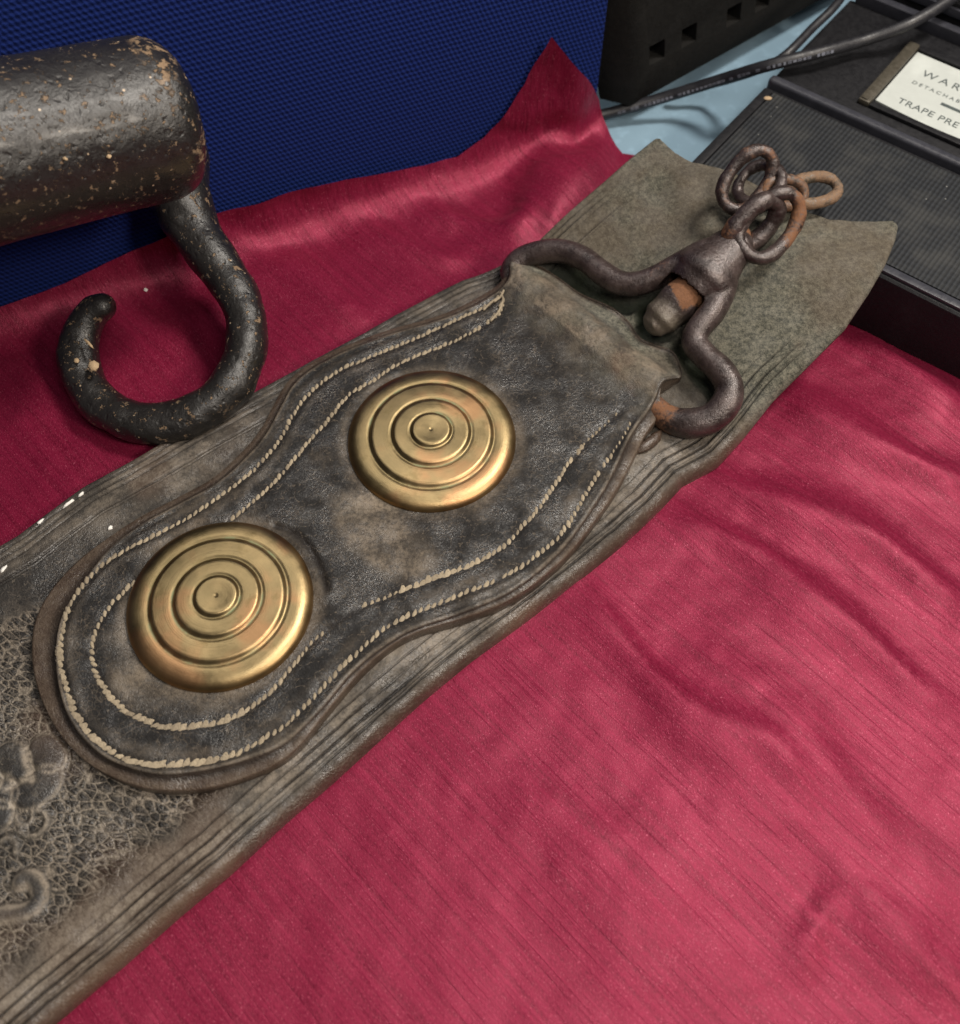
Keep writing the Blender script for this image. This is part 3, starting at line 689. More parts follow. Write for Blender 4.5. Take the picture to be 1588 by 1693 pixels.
rows_outer = [(830, 482), (809, 503), (763, 525), (710, 549), (657, 572), (608, 592), (566, 609), (534, 630), (506, 655), (483, 687), (462, 726), (442, 752), (411, 784), (363, 821), (321, 849), (265, 881), (212, 906), (170, 931), (140, 961), (113, 1002), (101, 1048), (98, 1089), (104, 1127), (121, 1176), (147, 1214), (181, 1241), (212, 1258), (257, 1265), (302, 1263), (355, 1257), (404, 1240), (441, 1219), (479, 1193), (508, 1163), (543, 1127), (572, 1096), (615, 1056), (650, 1030), (700, 1008), (769, 980), (827, 956), (880, 925), (923, 888), (953, 845), (976, 803), (999, 769), (1019, 738), (1034, 715), (1047, 690)]
rows_inA = [(832, 492), (823, 518), (798, 539), (767, 556), (721, 576), (678, 593), (643, 611), (615, 630), (583, 648), (562, 669), (537, 700), (516, 722), (492, 752), (470, 777), (440, 810), (412, 834), (380, 860)]
rows_inB = [(222, 958), (181, 1002), (159, 1040), (151, 1078), (157, 1112), (174, 1142), (200, 1171), (227, 1186), (261, 1201), (291, 1205), (340, 1199), (382, 1188), (416, 1169), (450, 1140), (480, 1105), (512, 1066), (540, 1040)]
rows_inC = [(540, 1040), (565, 1022), (596, 1004), (636, 987), (666, 976), (692, 966), (721, 955), (749, 945), (777, 934), (804, 921), (834, 902), (869, 865), (896, 834), (919, 799), (936, 772), (953, 750), (973, 726), (1007, 696), (1030, 677)]
def row3(r): return spline([PS(a, b, PADH) for a, b in r], max(60, len(r)*14))
RO, RA, RB, RC_ = map(row3, (rows_outer, rows_inA, rows_inB, rows_inC))
B1C = PS(363, 1010, PADH-.05)[:2]; B2C = PS(714, 736, PADH-.05)[:2]; BR = 3.2
B1C = .5*(PS(211, 994, PADH+.2)+PS(514, 994, PADH+.2))[:2]; B2C = .5*(PS(574, 721, PADH+.2)+PS(854, 721, PADH+.2))[:2]
def pad_top(XY):                            # height of the pad's upper face above the strap's top, and its wear
    wq = (XY-bar0)@bnv
    h = PADH+0*wq
    h = h+.30*np.exp(-((wq-.10)/.75)**2)*1.0
    h = np.where(wq > .25, h*(1-sm(.25, 1.7, wq))+.20*sm(.25, 1.7, wq), h)
    tl = sm(-.15, .75, (XY-bar1)@bdv)*sm(-.5, .1, wq); h = h*(1-tl)+.14*tl
    return h, wq
cr1 = spline([PS(a, b, PADH)[:2] for a, b in [(455, 868), (487, 880), (512, 905), (530, 940), (540, 975)]], 20)
cr2 = spline([PS(a, b, PADH)[:2] for a, b in [(596, 985), (590, 965), (583, 950), (572, 940)]], 12)
edgeT = TC
def pad_field(XY, dE=None):
    h, wq = pad_top(XY)
    XX, YY = XY[:, 0], XY[:, 1]
    do, ao, _ = dseg(XY, RO[::3, :2]); da = dseg(XY, RA[::3, :2])[0]; db = dseg(XY, RB[::3, :2])[0]; dc = dseg(XY, RC_[::3, :2])[0]
    mainm = sm(.2, -.6, wq)
    gv = np.exp(-(do/.13)**2)+np.exp(-(np.minimum(np.minimum(da, db), dc)/.13)**2)
    h = h-.05*np.clip(gv, 0, 1)*mainm
    h = h+.018*np.exp(-((do-.30)/.12)**2)*mainm
    if dE is not None:
        h = h-.035*np.exp(-((dE-.26)/.05)**2)*mainm
    b1 = np.hypot(XX-B1C[0], YY-B1C[1]); b2 = np.hypot(XX-B2C[0], YY-B2C[1])
    h = h-.06*np.exp(-((np.minimum(b1, b2)-BR-.05)/.30)**2)*mainm
    d1 = dseg(XY, cr1)[0]; d2 = dseg(XY, cr2)[0]
    h = h-.09*np.exp(-(d1/.09)**2)+.05*np.exp(-((d1-.25)/.15)**2)-.03*np.exp(-(d2/.06)**2)
    h = h+.05*(fbm(XX, YY, .45, 41)-.5)*2+.02*(fbm(XX, YY, 1.6, 42)-.5)
    su = sm(1.1, .55, pxell(640, 890, 125, 62, 42, PADH)(XX, YY)+.35*(fbm(XX, YY, .8, 43)-.5))*.85
    su = np.maximum(su, .7*sm(1.1, .4, pxell(215, 1135, 60, 42, 40, PADH)(XX, YY)+.3*(fbm(XX, YY, 1., 44)-.5)))
    du = .02+.62*su+.20*sm(.50, .76, fbm(XX*.8, YY, .55, 46, 4))+.5*sm(.1, -.0, np.abs(wq-.2)-.6)
    du = du+.35*sm(-2.6, -.4, wq)*fbm(XX, YY, 1.2, 47)
    du = du+.30*np.exp(-((do-.32)/.18)**2)*.6+.32*np.exp(-((np.minimum(b1, b2)-BR-.15)/.25)**2)
    du = du-.20*np.exp(-((do-.85)/.3)**2)-.10*sm(.5, .2, np.minimum(do, np.minimum(da, np.minimum(db, dc))))
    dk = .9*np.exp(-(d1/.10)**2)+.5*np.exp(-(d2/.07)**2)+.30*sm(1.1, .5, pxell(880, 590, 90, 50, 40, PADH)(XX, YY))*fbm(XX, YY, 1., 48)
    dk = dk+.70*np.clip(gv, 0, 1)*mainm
    sue = sm(.6, 1.3, wq)*.9+.55*sm(-1.9, .1, wq)*sm(.35, .6, fbm(XX, YY, 1.4, 49))
    bro = .9*sm(1.15, .3, pxell(1045, 625, 75, 26, 40, PADH)(XX, YY))*sm(.3, .6, fbm(XX, YY, 1.6, 50))
    return h, np.clip(du, 0, 1), np.clip(dk, 0, 1), np.clip(sue, 0, 1), np.clip(bro, 0, 1)
def area2(p): return .5*np.sum(p[:, 0]*np.roll(p[:, 1], -1)-np.roll(p[:, 0], -1)*p[:, 1])
sgn = 1 if area2(TC) > 0 else -1
tg = np.roll(TC, -2, 0)-np.roll(TC, 2, 0); tg /= np.linalg.norm(tg, axis=1)[:, None]+1e-9
nin = sgn*np.c_[-tg[:, 1], tg[:, 0]]
for _ in range(6): nin = (nin+np.roll(nin, 1, 0)+np.roll(nin, -1, 0)); nin /= np.linalg.norm(nin, axis=1)[:, None]
def inset(d_): return TC+nin*d_
SB = lambda XY: lift(XY@AX)+TH*(1-.45*sm(22.5, 26.5, XY@AX))
hT, _, _, _, _ = pad_field(TC)
rings = []; ra = []
wide = np.linalg.norm(OC-TC, axis=1); ledge = sm(.25, .8, wide)
def addring(XY, hrel, du, dk, sue=0., bro=0.):
    rings.append(np.c_[XY, SB(XY)+hrel]); n_ = len(XY)
    ra.append(np.c_[np.broadcast_to(du, n_), np.broadcast_to(dk, n_), np.broadcast_to(sue, n_), np.broadcast_to(bro, n_)])
lowr = hT*(.78*(1-ledge)+.42*ledge)
addring(OC+0, -.25, .3, .6)
addring(OC+0, .02, .35, .4, 0, .5)
addring(OC*.985+TC*.015, lowr*.86, .25, .1, 0, .7)
addring(OC*.90+TC*.10, lowr, .30, 0, 0, .5)
addring(OC*.5+TC*.5, lowr+.03*hT, .16, .15, 0, .45)
addring(OC*.12+TC*.88, lowr+.03*hT, .10, .7, 0, .3)
addring(TC, hT*.90, .15, .3, 0, .2)
addring(inset(.035), hT*.985, .5, 0)
addring(inset(.09), pad_field(inset(.09))[0]+.01, .45, 0)
inn = inset(.16)
d_self, _, _ = dseg(inn, TC, True); 
gx, gy = np.meshgrid(np.arange(TC[:, 0].min(), TC[:, 0].max(), .088), np.arange(TC[:, 1].min(), TC[:, 1].max(), .088)); g = np.c_[gx.ravel(), gy.ravel()]
g += RNG.uniform(-.02, .02, g.shape); g = g[inside(g, inn)]; dI, _, _ = dseg(g, inn, True); g = g[dI > .05]; dI = dI[dI > .05]
V2, _, F2 = cdt(inn, g)
dE = dseg(V2, TC, True)[0]
h, du, dk, sue, bro = pad_field(V2, dE)
inn3 = np.c_[V2, SB(V2)+h]
V = np.vstack(rings+[inn3]); A = np.vstack(ra+[np.c_[du, dk, sue, bro]]); nr = len(rings); Fc = []
for i in range(nr-1):
    for j in range(nP):
        a = i*nP+j; b = i*nP+(j+1) % nP; Fc.append((a, b, b+nP, a+nP) if sgn > 0 else (a, a+nP, b+nP, b))
off = nr*nP
for j in range(nP):
    a = (nr-1)*nP+j; b = (nr-1)*nP+(j+1) % nP; c = off+j; d = off+(j+1) % nP
    Fc.append((a, b, d, c) if sgn > 0 else (a, c, d, b))
Fc += [tuple(off+i for i in f) for f in F2]
pad = mesh_obj('stitched_pad', V, Fc, M_PAD, st, dict(dust=A[:, 0], dark=A[:, 1], suede=A[:, 2], brown=A[:, 3], pebble=A[:, 0]*0))

# stitches: every one its own small twisted lozenge
def stitch_mesh(jag, seed):
    r = random.Random(seed); V = []; n = 9
    for zz, k in ((0., 1.), (.055, .72)):
        for i in range(n):
            a = 2*math.pi*i/n; rr = 1+jag*r.uniform(-.5, .9)
            ca = math.copysign(abs(math.cos(a))**.6, math.cos(a)); sa = math.copysign(abs(math.sin(a))**.7, math.sin(a))
            V.append((.142*k*ca*rr+.05*sa*k, .070*k*sa*rr, zz))
    V.append((0, 0, .075)); Fc = [(i, (i+1) % n, n+(i+1) % n, n+i) for i in range(n)]+[(n+i, n+(i+1) % n, 2*n) for i in range(n)]
    me = bpy.data.meshes.new('stitch'); me.from_pydata((np.array(V)*S).tolist(), [], Fc)
    me.polygons.foreach_set('use_smooth', [True]*len(me.polygons)); me.materials.append(M_THREAD); return me
SM = [stitch_mesh(.12, i) for i in range(4)]+[stitch_mesh(.75, 10+i) for i in range(4)]
cand = []
def lay(row, step, jz, fade=None):
    d = np.r_[0, np.cumsum(np.linalg.norm(np.diff(row[:, :2], axis=0), axis=1))]
    n_ = int(d[-1]/step)
    for i in range(n_):
        t = (i+.5)*step; p = np.array([np.interp(t, d, row[:, k]) for k in range(2)])
        q = np.array([np.interp(t+.05, d, row[:, k]) for k in range(2)]); an = math.atan2(*(q-p)[::-1])
        u_ = t/d[-1]
        jg = jz(u_); sc_ = fade(u_) if fade else 1.
        if sc_ <= 0.05: continue
        if RNG.rand() > .015: cand.append((p+RNG.uniform(-.022, .022, 2), an, jg, sc_*RNG.uniform(.82, 1.08)))
lay(RO, .245, lambda u: .25 < 0 or (.42 < u < .62), lambda u: 1. if u < .965 else .55)
lay(RA, .235, lambda u: u < .1, lambda u: 1.)
lay(RB, .235, lambda u: .3 < u < .72, lambda u: 1. if u < .9 else 0.8)
lay(RC_, .235, lambda u: u < .4 or u > .8, lambda u: 0 if u < .10 else (.55 if u < .2 else (1. if u < .84 else .5)))
pts = np.array([c[0] for c in cand]); hh = pad_field(pts)[0]+SB(pts)
eps = .1; hs = [pad_field(pts+np.array([eps, 0]))[0]+SB(pts+np.array([eps, 0])), pad_field(pts+np.array([0, eps]))[0]+SB(pts+np.array([0, eps]))]
dist = np.linalg.norm(np.c_[pts, hh]-CO, axis=1); order = np.argsort(dist)
single = set(order[:300].tolist()); bulkV = []; bulkF = []
po = np.array(pad['_o'])
for i, (p, an, jg, k) in enumerate(cand):
    nrm = Vector((-(hs[0][i]-hh[i])/eps, -(hs[1][i]-hh[i])/eps, 1)).normalized()
    M = Matrix.Translation(Vector(((p[0]-po[0])*S, (p[1]-po[1])*S, (hh[i]-po[2]-.002)*S))) @ nrm.to_track_quat('Z', 'Y').to_matrix().to_4x4()
    qx = nrm.to_track_quat('Z', 'Y').to_matrix() @ Vector((1, 0, 0)); base_an = math.atan2(qx.y, qx.x)
    M = M @ Matrix.Rotation(an-base_an+R(random.uniform(6, 30)), 4, 'Z') @ Matrix.Diagonal((k*random.uniform(.9, 1.1)*(1.1 if jg else 1), k*random.uniform(.9, 1.35)*(1.2 if jg else 1), random.uniform(.35, .7), 1))
    me = SM[(4 if jg else 0)+random.randrange(4)]
    if i in single:
        o = bpy.data.objects.new('stitch', me); sc.collection.objects.link(o); o.parent = pad; o.matrix_local = M
    else:
        o0 = len(bulkV); bulkV += [tuple(M @ v.co) for v in me.vertices]; bulkF += [tuple(o0+j for j in f.vertices) for f in me.polygons]
me = bpy.data.meshes.new('far_stitching'); me.from_pydata(bulkV, [], bulkF); me.materials.append(M_THREAD)
me.polygons.foreach_set('use_smooth', [True]*len(me.polygons))
o = bpy.data.objects.new('far_stitching', me); sc.collection.objects.link(o); o.parent = pad; o['kind'] = 'stuff'

# loose thread ends at the far left of the rows, frayed lip of leather at the right
for pl in ([(833, 480), (828, 490), (818, 498)], [(829, 484), (832, 496), (826, 506)], [(824, 492), (812, 500), (800, 512)], [(831, 500), (824, 516), (812, 530)]):
    V, Fc = tube_geo(spline([PS(a, b, PADH+.07) for a, b in pl], 10), .05, 7)
    mesh_obj('thread_end', V, Fc, M_THREAD, pad)
V, Fc = tube_geo(spline([PS(1052, 748, .08), PS(1066, 738, .15), PS(1082, 726, .15), PS(1092, 714, .1)], 14), np.array([.08, .12, .16, .2, .24, .22, .26, .22, .24, .2, .22, .16, .14, .10]), 12, lump=.15)
o = mesh_obj('frayed_lip', V, Fc, M_PAD, pad)
n_ = len(V); [setattr_(o, k, np.full(n_, v)) for k, v in dict(dust=.10, dark=.5, suede=0, brown=1, pebble=0).items()]

# ------------------------------------------------------------------ brass bosses
prof = [(1.0, -.10), (1.0, .05), (.997, .12), (.985, .19), (.965, .255), (.94, .31), (.905, .36), (.87, .39), (.83, .41), (.79, .418), (.772, .414), (.758, .396), (.745, .392), (.733, .410), (.718, .462), (.703, .505), (.688, .524), (.67, .530), (.62, .542), (.56, .552), (.52, .556), (.503, .550), (.490, .530), (.478, .528), (.467, .548), (.453, .602), (.440, .642), (.426, .660), (.40, .667), (.34, .676), (.29, .680), (.272, .674), (.260, .655), (.249, .654), (.239, .676), (.228, .728), (.216, .764), (.203, .778), (.18, .776), (.14, .762), (.09, .750), (.04, .744), (.018, .738), (.008, .722), (0, .720)]
def boss(c, label, tilt):
    pr = np.array(prof); d = np.r_[0, np.cumsum(np.hypot(np.diff(pr[:, 0]), np.diff(pr[:, 1])))]
    n = 112; zb_ = SB(np.array([c]))[0]+PADH-.06
    V = []
    for r, zz in pr:
        for j in range(n):
            a = 2*math.pi*j/n; V.append((BR*r*math.cos(a), BR*r*math.sin(a), zz*1.02))
    V = np.array(V)
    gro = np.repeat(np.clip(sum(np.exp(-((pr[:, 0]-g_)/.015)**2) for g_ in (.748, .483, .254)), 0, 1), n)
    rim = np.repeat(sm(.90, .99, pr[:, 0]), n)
    m = len(pr); Fc = [(i*n+j, i*n+(j+1) % n, (i+1)*n+(j+1) % n, (i+1)*n+j) for i in range(m-1) for j in range(n)]
    me = bpy.data.meshes.new('brass_boss'); me.from_pydata((V*S).tolist(), [], Fc); me.materials.append(M_BRASS)
    me.polygons.foreach_set('use_smooth', [True]*len(me.polygons))
    for k, a in (('groove', gro), ('rim', rim)):
        at = me.attributes.new(k, 'FLOAT', 'POINT'); at.data.foreach_set('value', a.astype(np.float32))
    o = bpy.data.objects.new('brass_boss', me); sc.collection.objects.link(o); o.parent = st
    o.location = (Vector((c[0], c[1], zb_))-Vector(st['_o']))*S; o.rotation_euler = (R(tilt[0]), R(tilt[1]), R(random.uniform(0, 360)))
    o['label'] = label
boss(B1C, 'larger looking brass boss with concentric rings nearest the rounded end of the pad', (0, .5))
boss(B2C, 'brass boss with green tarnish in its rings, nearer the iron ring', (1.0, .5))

# flecks of white paint on the strap
fl = [(530, 609, 13, 3.5, -28), (514, 619, 7, 3, -30), (181, 872, 6, 3, -40), (6, 940, 11, 3.5, -48), (112, 832, 13, 2, -38), (66, 862, 9, 2.2, -36), (134, 816, 7, 2, -36)]
for px, py, a_, b_, an in fl:
    if not a_: continue
    c = PS(px, py, .03); ex = PS(px+a_*math.cos(R(an)), py+a_*math.sin(R(an)), .03)-c; ey = PS(px-b_*math.sin(R(an)), py+b_*math.cos(R(an)), .03)-c
    n = 11; V = []
    for zz, k in ((-.08, 1), (.015, .8)):
        for j in range(n):
            t = 2*math.pi*j/n; rr = k*random.uniform(.5, 1.2); V.append(c+ex*math.cos(t)*rr+ey*math.sin(t)*rr+np.array([0, 0, zz]))
    V.append(c+np.array([0, 0, .022]))
    mesh_obj('paint_fleck', V, [(j, (j+1) % n, n+(j+1) % n, n+j) for j in range(n)]+[(n+j, n+(j+1) % n, 2*n) for j in range(n)], M_WHITE, st)

# ------------------------------------------------------------------ iron swivel ring held by the folded leather
sw = thing('swivel_ring', PS(1150, 560, 0), 'brown worn iron ring with a swivel head, held in the folded end of the pad', 'ring')
def pathpx(pl, n=60):
    a = np.array([[*PS(x, y, z_), r] for x, y, z_, r in pl]); q = spline(a, n); return q[:, :3], q[:, 3]
armL = [(935, 520, .28, .40), (885, 492, .28, .42), (852, 468, .30, .46), (846, 448, .42, .48), (862, 428, .60, .50), (892, 417, .72, .50), (930, 415, .78, .50), (966, 428, .80, .50), (995, 450, .80, .50), (1025, 467, .80, .50), (1058, 468, .82, .50), (1092, 455, .90, .50), (1125, 440, 1.0, .56), (1160, 425, 1.05, .66), (1190, 415, 1.0, .62)]
armR = [(1030, 615, .28, .40), (1072, 660, .28, .44), (1102, 690, .30, .52), (1140, 700, .42, .60), (1176, 692, .55, .60), (1200, 668, .68, .58), (1206, 640, .75, .56), (1192, 612, .80, .54), (1166, 588, .82, .52), (1148, 565, .85, .50), (1156, 542, .92, .52), (1178, 513, .85, .56), (1194, 480, .80, .56), (1202, 450, .80, .50), (1206, 425, .85, .4)]
gL = tube_geo(*pathpx(armL, 90), n=20, lump=.02, seed=2); gR = tube_geo(*pathpx(armR, 90), n=20, lump=.02, seed=5)
hd0 = PS(1154, 466, .88); hd1 = PS(1215, 404, .92)
hood = tube_geo(hd0+(hd1-hd0)*np.linspace(0, 1, 14)[:, None], np.array([1.22, 1.34, 1.38, 1.38, 1.34, 1.29, 1.22, 1.14, 1.07, 1.01, .96, .92, .89, .84]), 30, flat=.80, lump=.015, seed=4)
parts = [gL, gR, hood]
V, Fc = join(*parts)
fr = mesh_obj('ring_frame', V, Fc, M_IRON, sw); fuse(fr, .05, 5)
hax = (hd1-hd0)/np.linalg.norm(hd1-hd0)
V, Fc = tube_geo(np.array([hd0-hax*2.2, hd0-hax*1.4, hd0-hax*.6, hd0, hd0+hax*.35])+np.array([0, 0, -.02]), np.array([1.0, 1.08, 1.08, 1.02, .85]), 26, flat=.80)
ct = mesh_obj('cutter', V, Fc, M_IRON, sw)
md = fr.modifiers.new('b', 'BOOLEAN'); md.object = ct; md.operation = 'DIFFERENCE'; md.solver = 'EXACT'
dg = bpy.context.evaluated_depsgraph_get(); dg.update(); me = bpy.data.meshes.new_from_object(fr.evaluated_get(dg)); fr.modifiers.clear(); fr.data = me
bpy.data.objects.remove(ct); fuse(fr, .05, 3)
vv = verts(fr)
q1 = PS(1098, 690, .3); q2 = PS(1105, 452, .7); q3 = PS(905, 440, .5)
zr = vv[:, 2]-SB(vv[:, :2])
rust = np.exp(-(np.linalg.norm(vv-q1, axis=1)/.9)**2)*1.0+.5*np.exp(-(np.linalg.norm(vv-q2, axis=1)/.9)**2)
dst = .55*sm(.75, .2, zr)*sm(2.0, .0, np.linalg.norm(vv[:, :2]-PS(960, 450, .5)[:2], axis=1)-1.5)+.25*sm(.6, .1, zr)
setattr_(fr, 'rust', rust); setattr_(fr, 'dust', np.clip(dst, 0, 1))
# swivel bolt: block head, shank through the hood, eye beyond
c0 = PS(1088, 532, .62); c1 = PS(1152, 470, .85); c2 = PS(1218, 396, .95)
ax = c1-c0; ax /= np.linalg.norm(ax)
pp = spline(np.array([c0-ax*.05, c0+ax*.5, c0+ax*1.0, c1+ax*.05]), 22)
g1 = tube_geo(pp, np.interp(np.linspace(0, 1, 22), [0, .1, .5, .85, 1], [.62, .76, .80, .78, .70]), 16, lump=.05, seed=8)
g2 = tube_geo(np.linspace(c1, c2, 10), .38, 14)
g3 = ball_geo(PS(1079, 524, .98), (.16, .55, .22)); g4 = ball_geo(PS(1094, 540, .72), (.66, .66, .50)); g5 = ball_geo(PS(1112, 522, .95), (.70, .70, .45))
V, Fc = join(g1, g2, g3); bo = mesh_obj('swivel_bolt', V, Fc, M_IRON, sw); fuse(bo, .05, 3)
vv = verts(bo); t = (vv-c0)@ax
setattr_(bo, 'rust', 1.15*sm(.9, 1.5, t+.25*np.sin(vv[:, 0]*5))); setattr_(bo, 'dust', np.clip(.38*sm(1.1, .3, t), 0, 1))
def mk(name, geo, mat, parent, rustv, dustv=0., **kw):
    o = mesh_obj(name, geo[0], geo[1], mat, parent, base=kw.get('base')); n_ = len(geo[0])
    setattr_(o, 'rust', np.broadcast_to(rustv, n_) if not callable(rustv) else rustv(geo[0])); setattr_(o, 'dust', np.full(n_, dustv)); return o
# collar of the bolt beyond the hood
cdir = (c2-c1)/np.linalg.norm(c2-c1)
col0 = PS(1210, 404, .95)
mk('bolt_collar', tube_geo(np.linspace(col0-cdir*.1, col0+cdir*.55, 6), np.array([.50, .56, .58, .56, .5, .42]), 18, lump=.04), M_RUST, sw, .8)
# standing eye
ec = PS(1246, 372, 1.15); e1 = PS(1225, 395, 1.0); eax = (PS(1272, 352, 1.3)-PS(1222, 400, .9))
mk('bolt_eye', ring_geo(ec, eax, (.25, .35, .9), 1.15, .74, .36, seed=2), M_IRON, sw, lambda v: .9*sm(.2, -.6, (v-ec)@np.array([.55, -.3, .5])))

# ------------------------------------------------------------------ chain
ch = thing('iron_chain', PS(1270, 345, 0), 'short rusty iron chain heaped at the end of the swivel ring on the strap end', 'chain')
def link(c, a, b, r, nrm, **k):
    c3 = PS(*c); a3 = (PS(*a)-c3)*1.06; b3 = (PS(*b)-c3)*.80; b3o = b3-a3*(b3@a3)/(a3@a3)
    g_ = ring_geo(c3, a3, b3o, np.linalg.norm(a3), np.linalg.norm(b3o), r, **k)
    return g_
l1 = link((1274, 372, 1.25), (1313, 330, 1.5), (1240, 340, 1.9), .29, None, seed=4, tw=.10, pinch=.1)
mk('link', l1, M_IRON, ch, lambda v: .75*sm(-.2, .9, (v[:, 0]-PS(1280, 370, 1.3)[0])*.8))
l2 = link((1237, 298, 1.35), (1268, 256, 1.9), (1208, 272, 1.9), .27, None, seed=9, tw=.10)
mk('link', l2, M_IRON, ch, .35)
l2b = link((1256, 305, .95), (1282, 318, 1.15), (1268, 262, 1.3), .24, None, seed=13)
mk('link', l2b, M_IRON, ch, .15)
l3 = link((1345, 314, .35), (1381, 305, .36), (1352, 341, .30), .24, None, seed=15, lump=.03)
mk('link', l3, M_RUST, ch, .2, .35)
l4 = link((1298, 318, .75), (1328, 322, .55), (1300, 290, 1.2), .21, None, seed=19, lump=.03)
mk('link', l4, M_RUST, ch, .1, .1)

# ------------------------------------------------------------------ iron hook with socket barrel
E1 = PB(246, 200, 3.3); E0 = PB(-20, 256, 4.3)
ax = (E1-E0)/np.linalg.norm(E1-E0)
hk = thing('iron_hook', P(250, 720, 0), 'heavy black painted cast iron hook on a thick barrel with chipped tan spots', 'hook')
BRAD = 2.74; m = 46; sl = np.linspace(0, 1, m)
far_ = E0-ax*13; pth = far_+(E1-far_)*sl[:, None]
Lb = np.linalg.norm(E1-far_); dd_ = (1-sl)*Lb
rad = BRAD-.05*np.sin(sl*9)
k = []
path = []; rads = []
for i in range(m): path.append(pth[i]); rads.append(rad[i])
for a in (15, 35, 55, 72, 84): path.append(E1+ax*1.15*math.sin(R(a))); rads.append(BRAD-.85*(1-math.cos(R(a))))
path += [E1+ax*1.16]; rads += [1.6]
bar = tube_geo(np.array(path), np.array(rads), 40, cap=False, lump=.006, seed=3)
hp = [(285, 265, 5.2, 1.45), (296, 320, 4.6, 1.28), (318, 372, 4.0, 1.06), (352, 425, 3.4, .98), (388, 478, 2.9, .84), (408, 535, 2.4, .84), (402, 595, 1.95, .84), (376, 643, 1.6, .84), (330, 682, 1.3, .82), (275, 699, 1.1, .82), (222, 697, 1.0, .82), (172, 672, 1.0, .82), (140, 630, 1.2, .82), (131, 582, 1.6, .80), (139, 540, 2.1, .72), (157, 514, 2.5, .64), (172, 506, 2.7, .58)]
a = np.array([[*P(x_, y_, z_), r_] for x_, y_, z_, r_ in hp]); q = spline(a, 110)
hkg = tube_geo(q[:, :3], q[:, 3], 22, lump=.035, seed=6)
web = [ball_geo(P(284, 305, 5.0), 1.25), ball_geo(P(285, 262, 5.4), 1.45)]
V, Fc = join(bar, hkg, *web); ho = mesh_obj('hook_casting', V, Fc, M_HOOK, hk); fuse(ho, .11, 6)
vv = verts(ho); rr = np.random.RandomState(3)
nn_ = fbm(vv[:, 0]+vv[:, 2]*.7, vv[:, 1]+vv[:, 2]*.4, 1.1, 77, 2)-.5
me = ho.data; nor = np.array([v.normal[:] for v in me.vertices])
onhook = sm(0, 1.5, (E1[2]-3.0)-vv[:, 2])
co = verts(ho)+nor*(nn_*(.06+.08*onhook))[:, None]-np.array(ho['_o']); me.vertices.foreach_set('co', (co*S).ravel()); me.update()
de_ = np.linalg.norm(vv-(E1+ax*.6), axis=1)
tt = (vv-E1)@ax
chip = .75*sm(-1.3, .2, tt)*sm(.3, .55, fbm(vv[:, 0]*1.3, vv[:, 2]*1.3, 1., 80))*(vv[:, 2] > E1[2]-1.5)
chip += .75*sm(1.3, .5, np.abs(vv[:, 0]+9.6))*(vv[:, 2] < 4.5)*fbm(vv[:, 1], vv[:, 2], 1.5, 81)+.9*sm(.9, .1, vv[:, 2])+.5*sm(3.5, 1.6, vv[:, 2])*sm(-15, -17, vv[:, 0])*0
worn = sm(.35, .9, nor@np.array([-.1, -.35, .93]))  # upward faces get a paler coat: top light painted into the colour
setattr_(ho, 'chip', np.clip(chip, 0, 1)); setattr_(ho, 'worn', np.clip(worn, 0, 1))
for (px, py, zz, a_, b_, an) in [(155, 605, 2.45, 10, 8, 20), (127, 596, 2.2, 5, 5, 10), (147, 568, 2.75, 11, 2.5, 45), (108, 262, 0, 5, 3, 30), (180, 258, 0, 5, 4, 10)]:
    if zz == 0:
        d_ = ray(px, py); o3 = CO-far_; d1 = d_-ax*(d_@ax); o1 = o3-ax*(o3@ax)      # ray meets the barrel
        A_, B_, C_ = d1@d1, 2*d1@o1, o1@o1-(BRAD+.01)**2; t_ = (-B_-math.sqrt(max(0, B_*B_-4*A_*C_)))/(2*A_); c = CO+d_*t_; zz = c[2]
    c = P(px, py, zz); ex = P(px+a_*math.cos(R(an)), py+a_*math.sin(R(an)), zz)-c; ey = P(px-b_*math.sin(R(an)), py+b_*math.cos(R(an)), zz)-c
    n = 7; V = []; vw = (CO-c)/np.linalg.norm(CO-c)
    for k0, k in ((-.12, 1), (.06, .85)):
        for j in range(n):
            t = 2*math.pi*j/n; r_ = k*random.uniform(.8, 1.2); V.append(c+ex*math.cos(t)*r_+ey*math.sin(t)*r_+vw*k0)
    mesh_obj('stuck_flake', V, [(j, (j+1) % n, n+(j+1) % n, n+j) for j in range(n)]+[tuple(range(n, 2*n))], M_TAN, hk)

# ------------------------------------------------------------------ black case with a label
fx = np.array([math.cos(R(52)), math.sin(R(52))]); fy = np.array([math.sin(R(52)), -math.cos(R(52))])   # along the left side, along the front
K0 = P(1145, 262, CASE_Z)[:2]; cor = K0-fx*1.1
kc = thing('black_case', (*(cor+fy*9+fx*4), .0), 'low black instrument case with ribbed cloth lid and white warning label beside the strap end', 'case')
kc_o = np.array(kc['_o']); KM = math.atan2(fy[1], fy[0])
def casebox(name, u0, u1, v0, v1, z0, z1, mat, bv=.08, parent=None, seg=2):
    # u along the front edge, v towards the back; local frame turned with the case
    V, Fc = prism([(u0, v0), (u1, v0), (u1, v1), (u0, v1)], z0, z1)
    me = bpy.data.meshes.new(name); me.from_pydata((V*S).tolist(), [], Fc); me.materials.append(mat)
    o = bpy.data.objects.new(name, me); sc.collection.objects.link(o); o.parent = parent or kc
    if parent is None or parent is kc:
        d = np.array([*cor, 0])-kc_o
        o.location = Vector(d)*S; o.rotation_euler = (0, 0, KM)
    if bv: bevel(o, bv, seg)
    return o
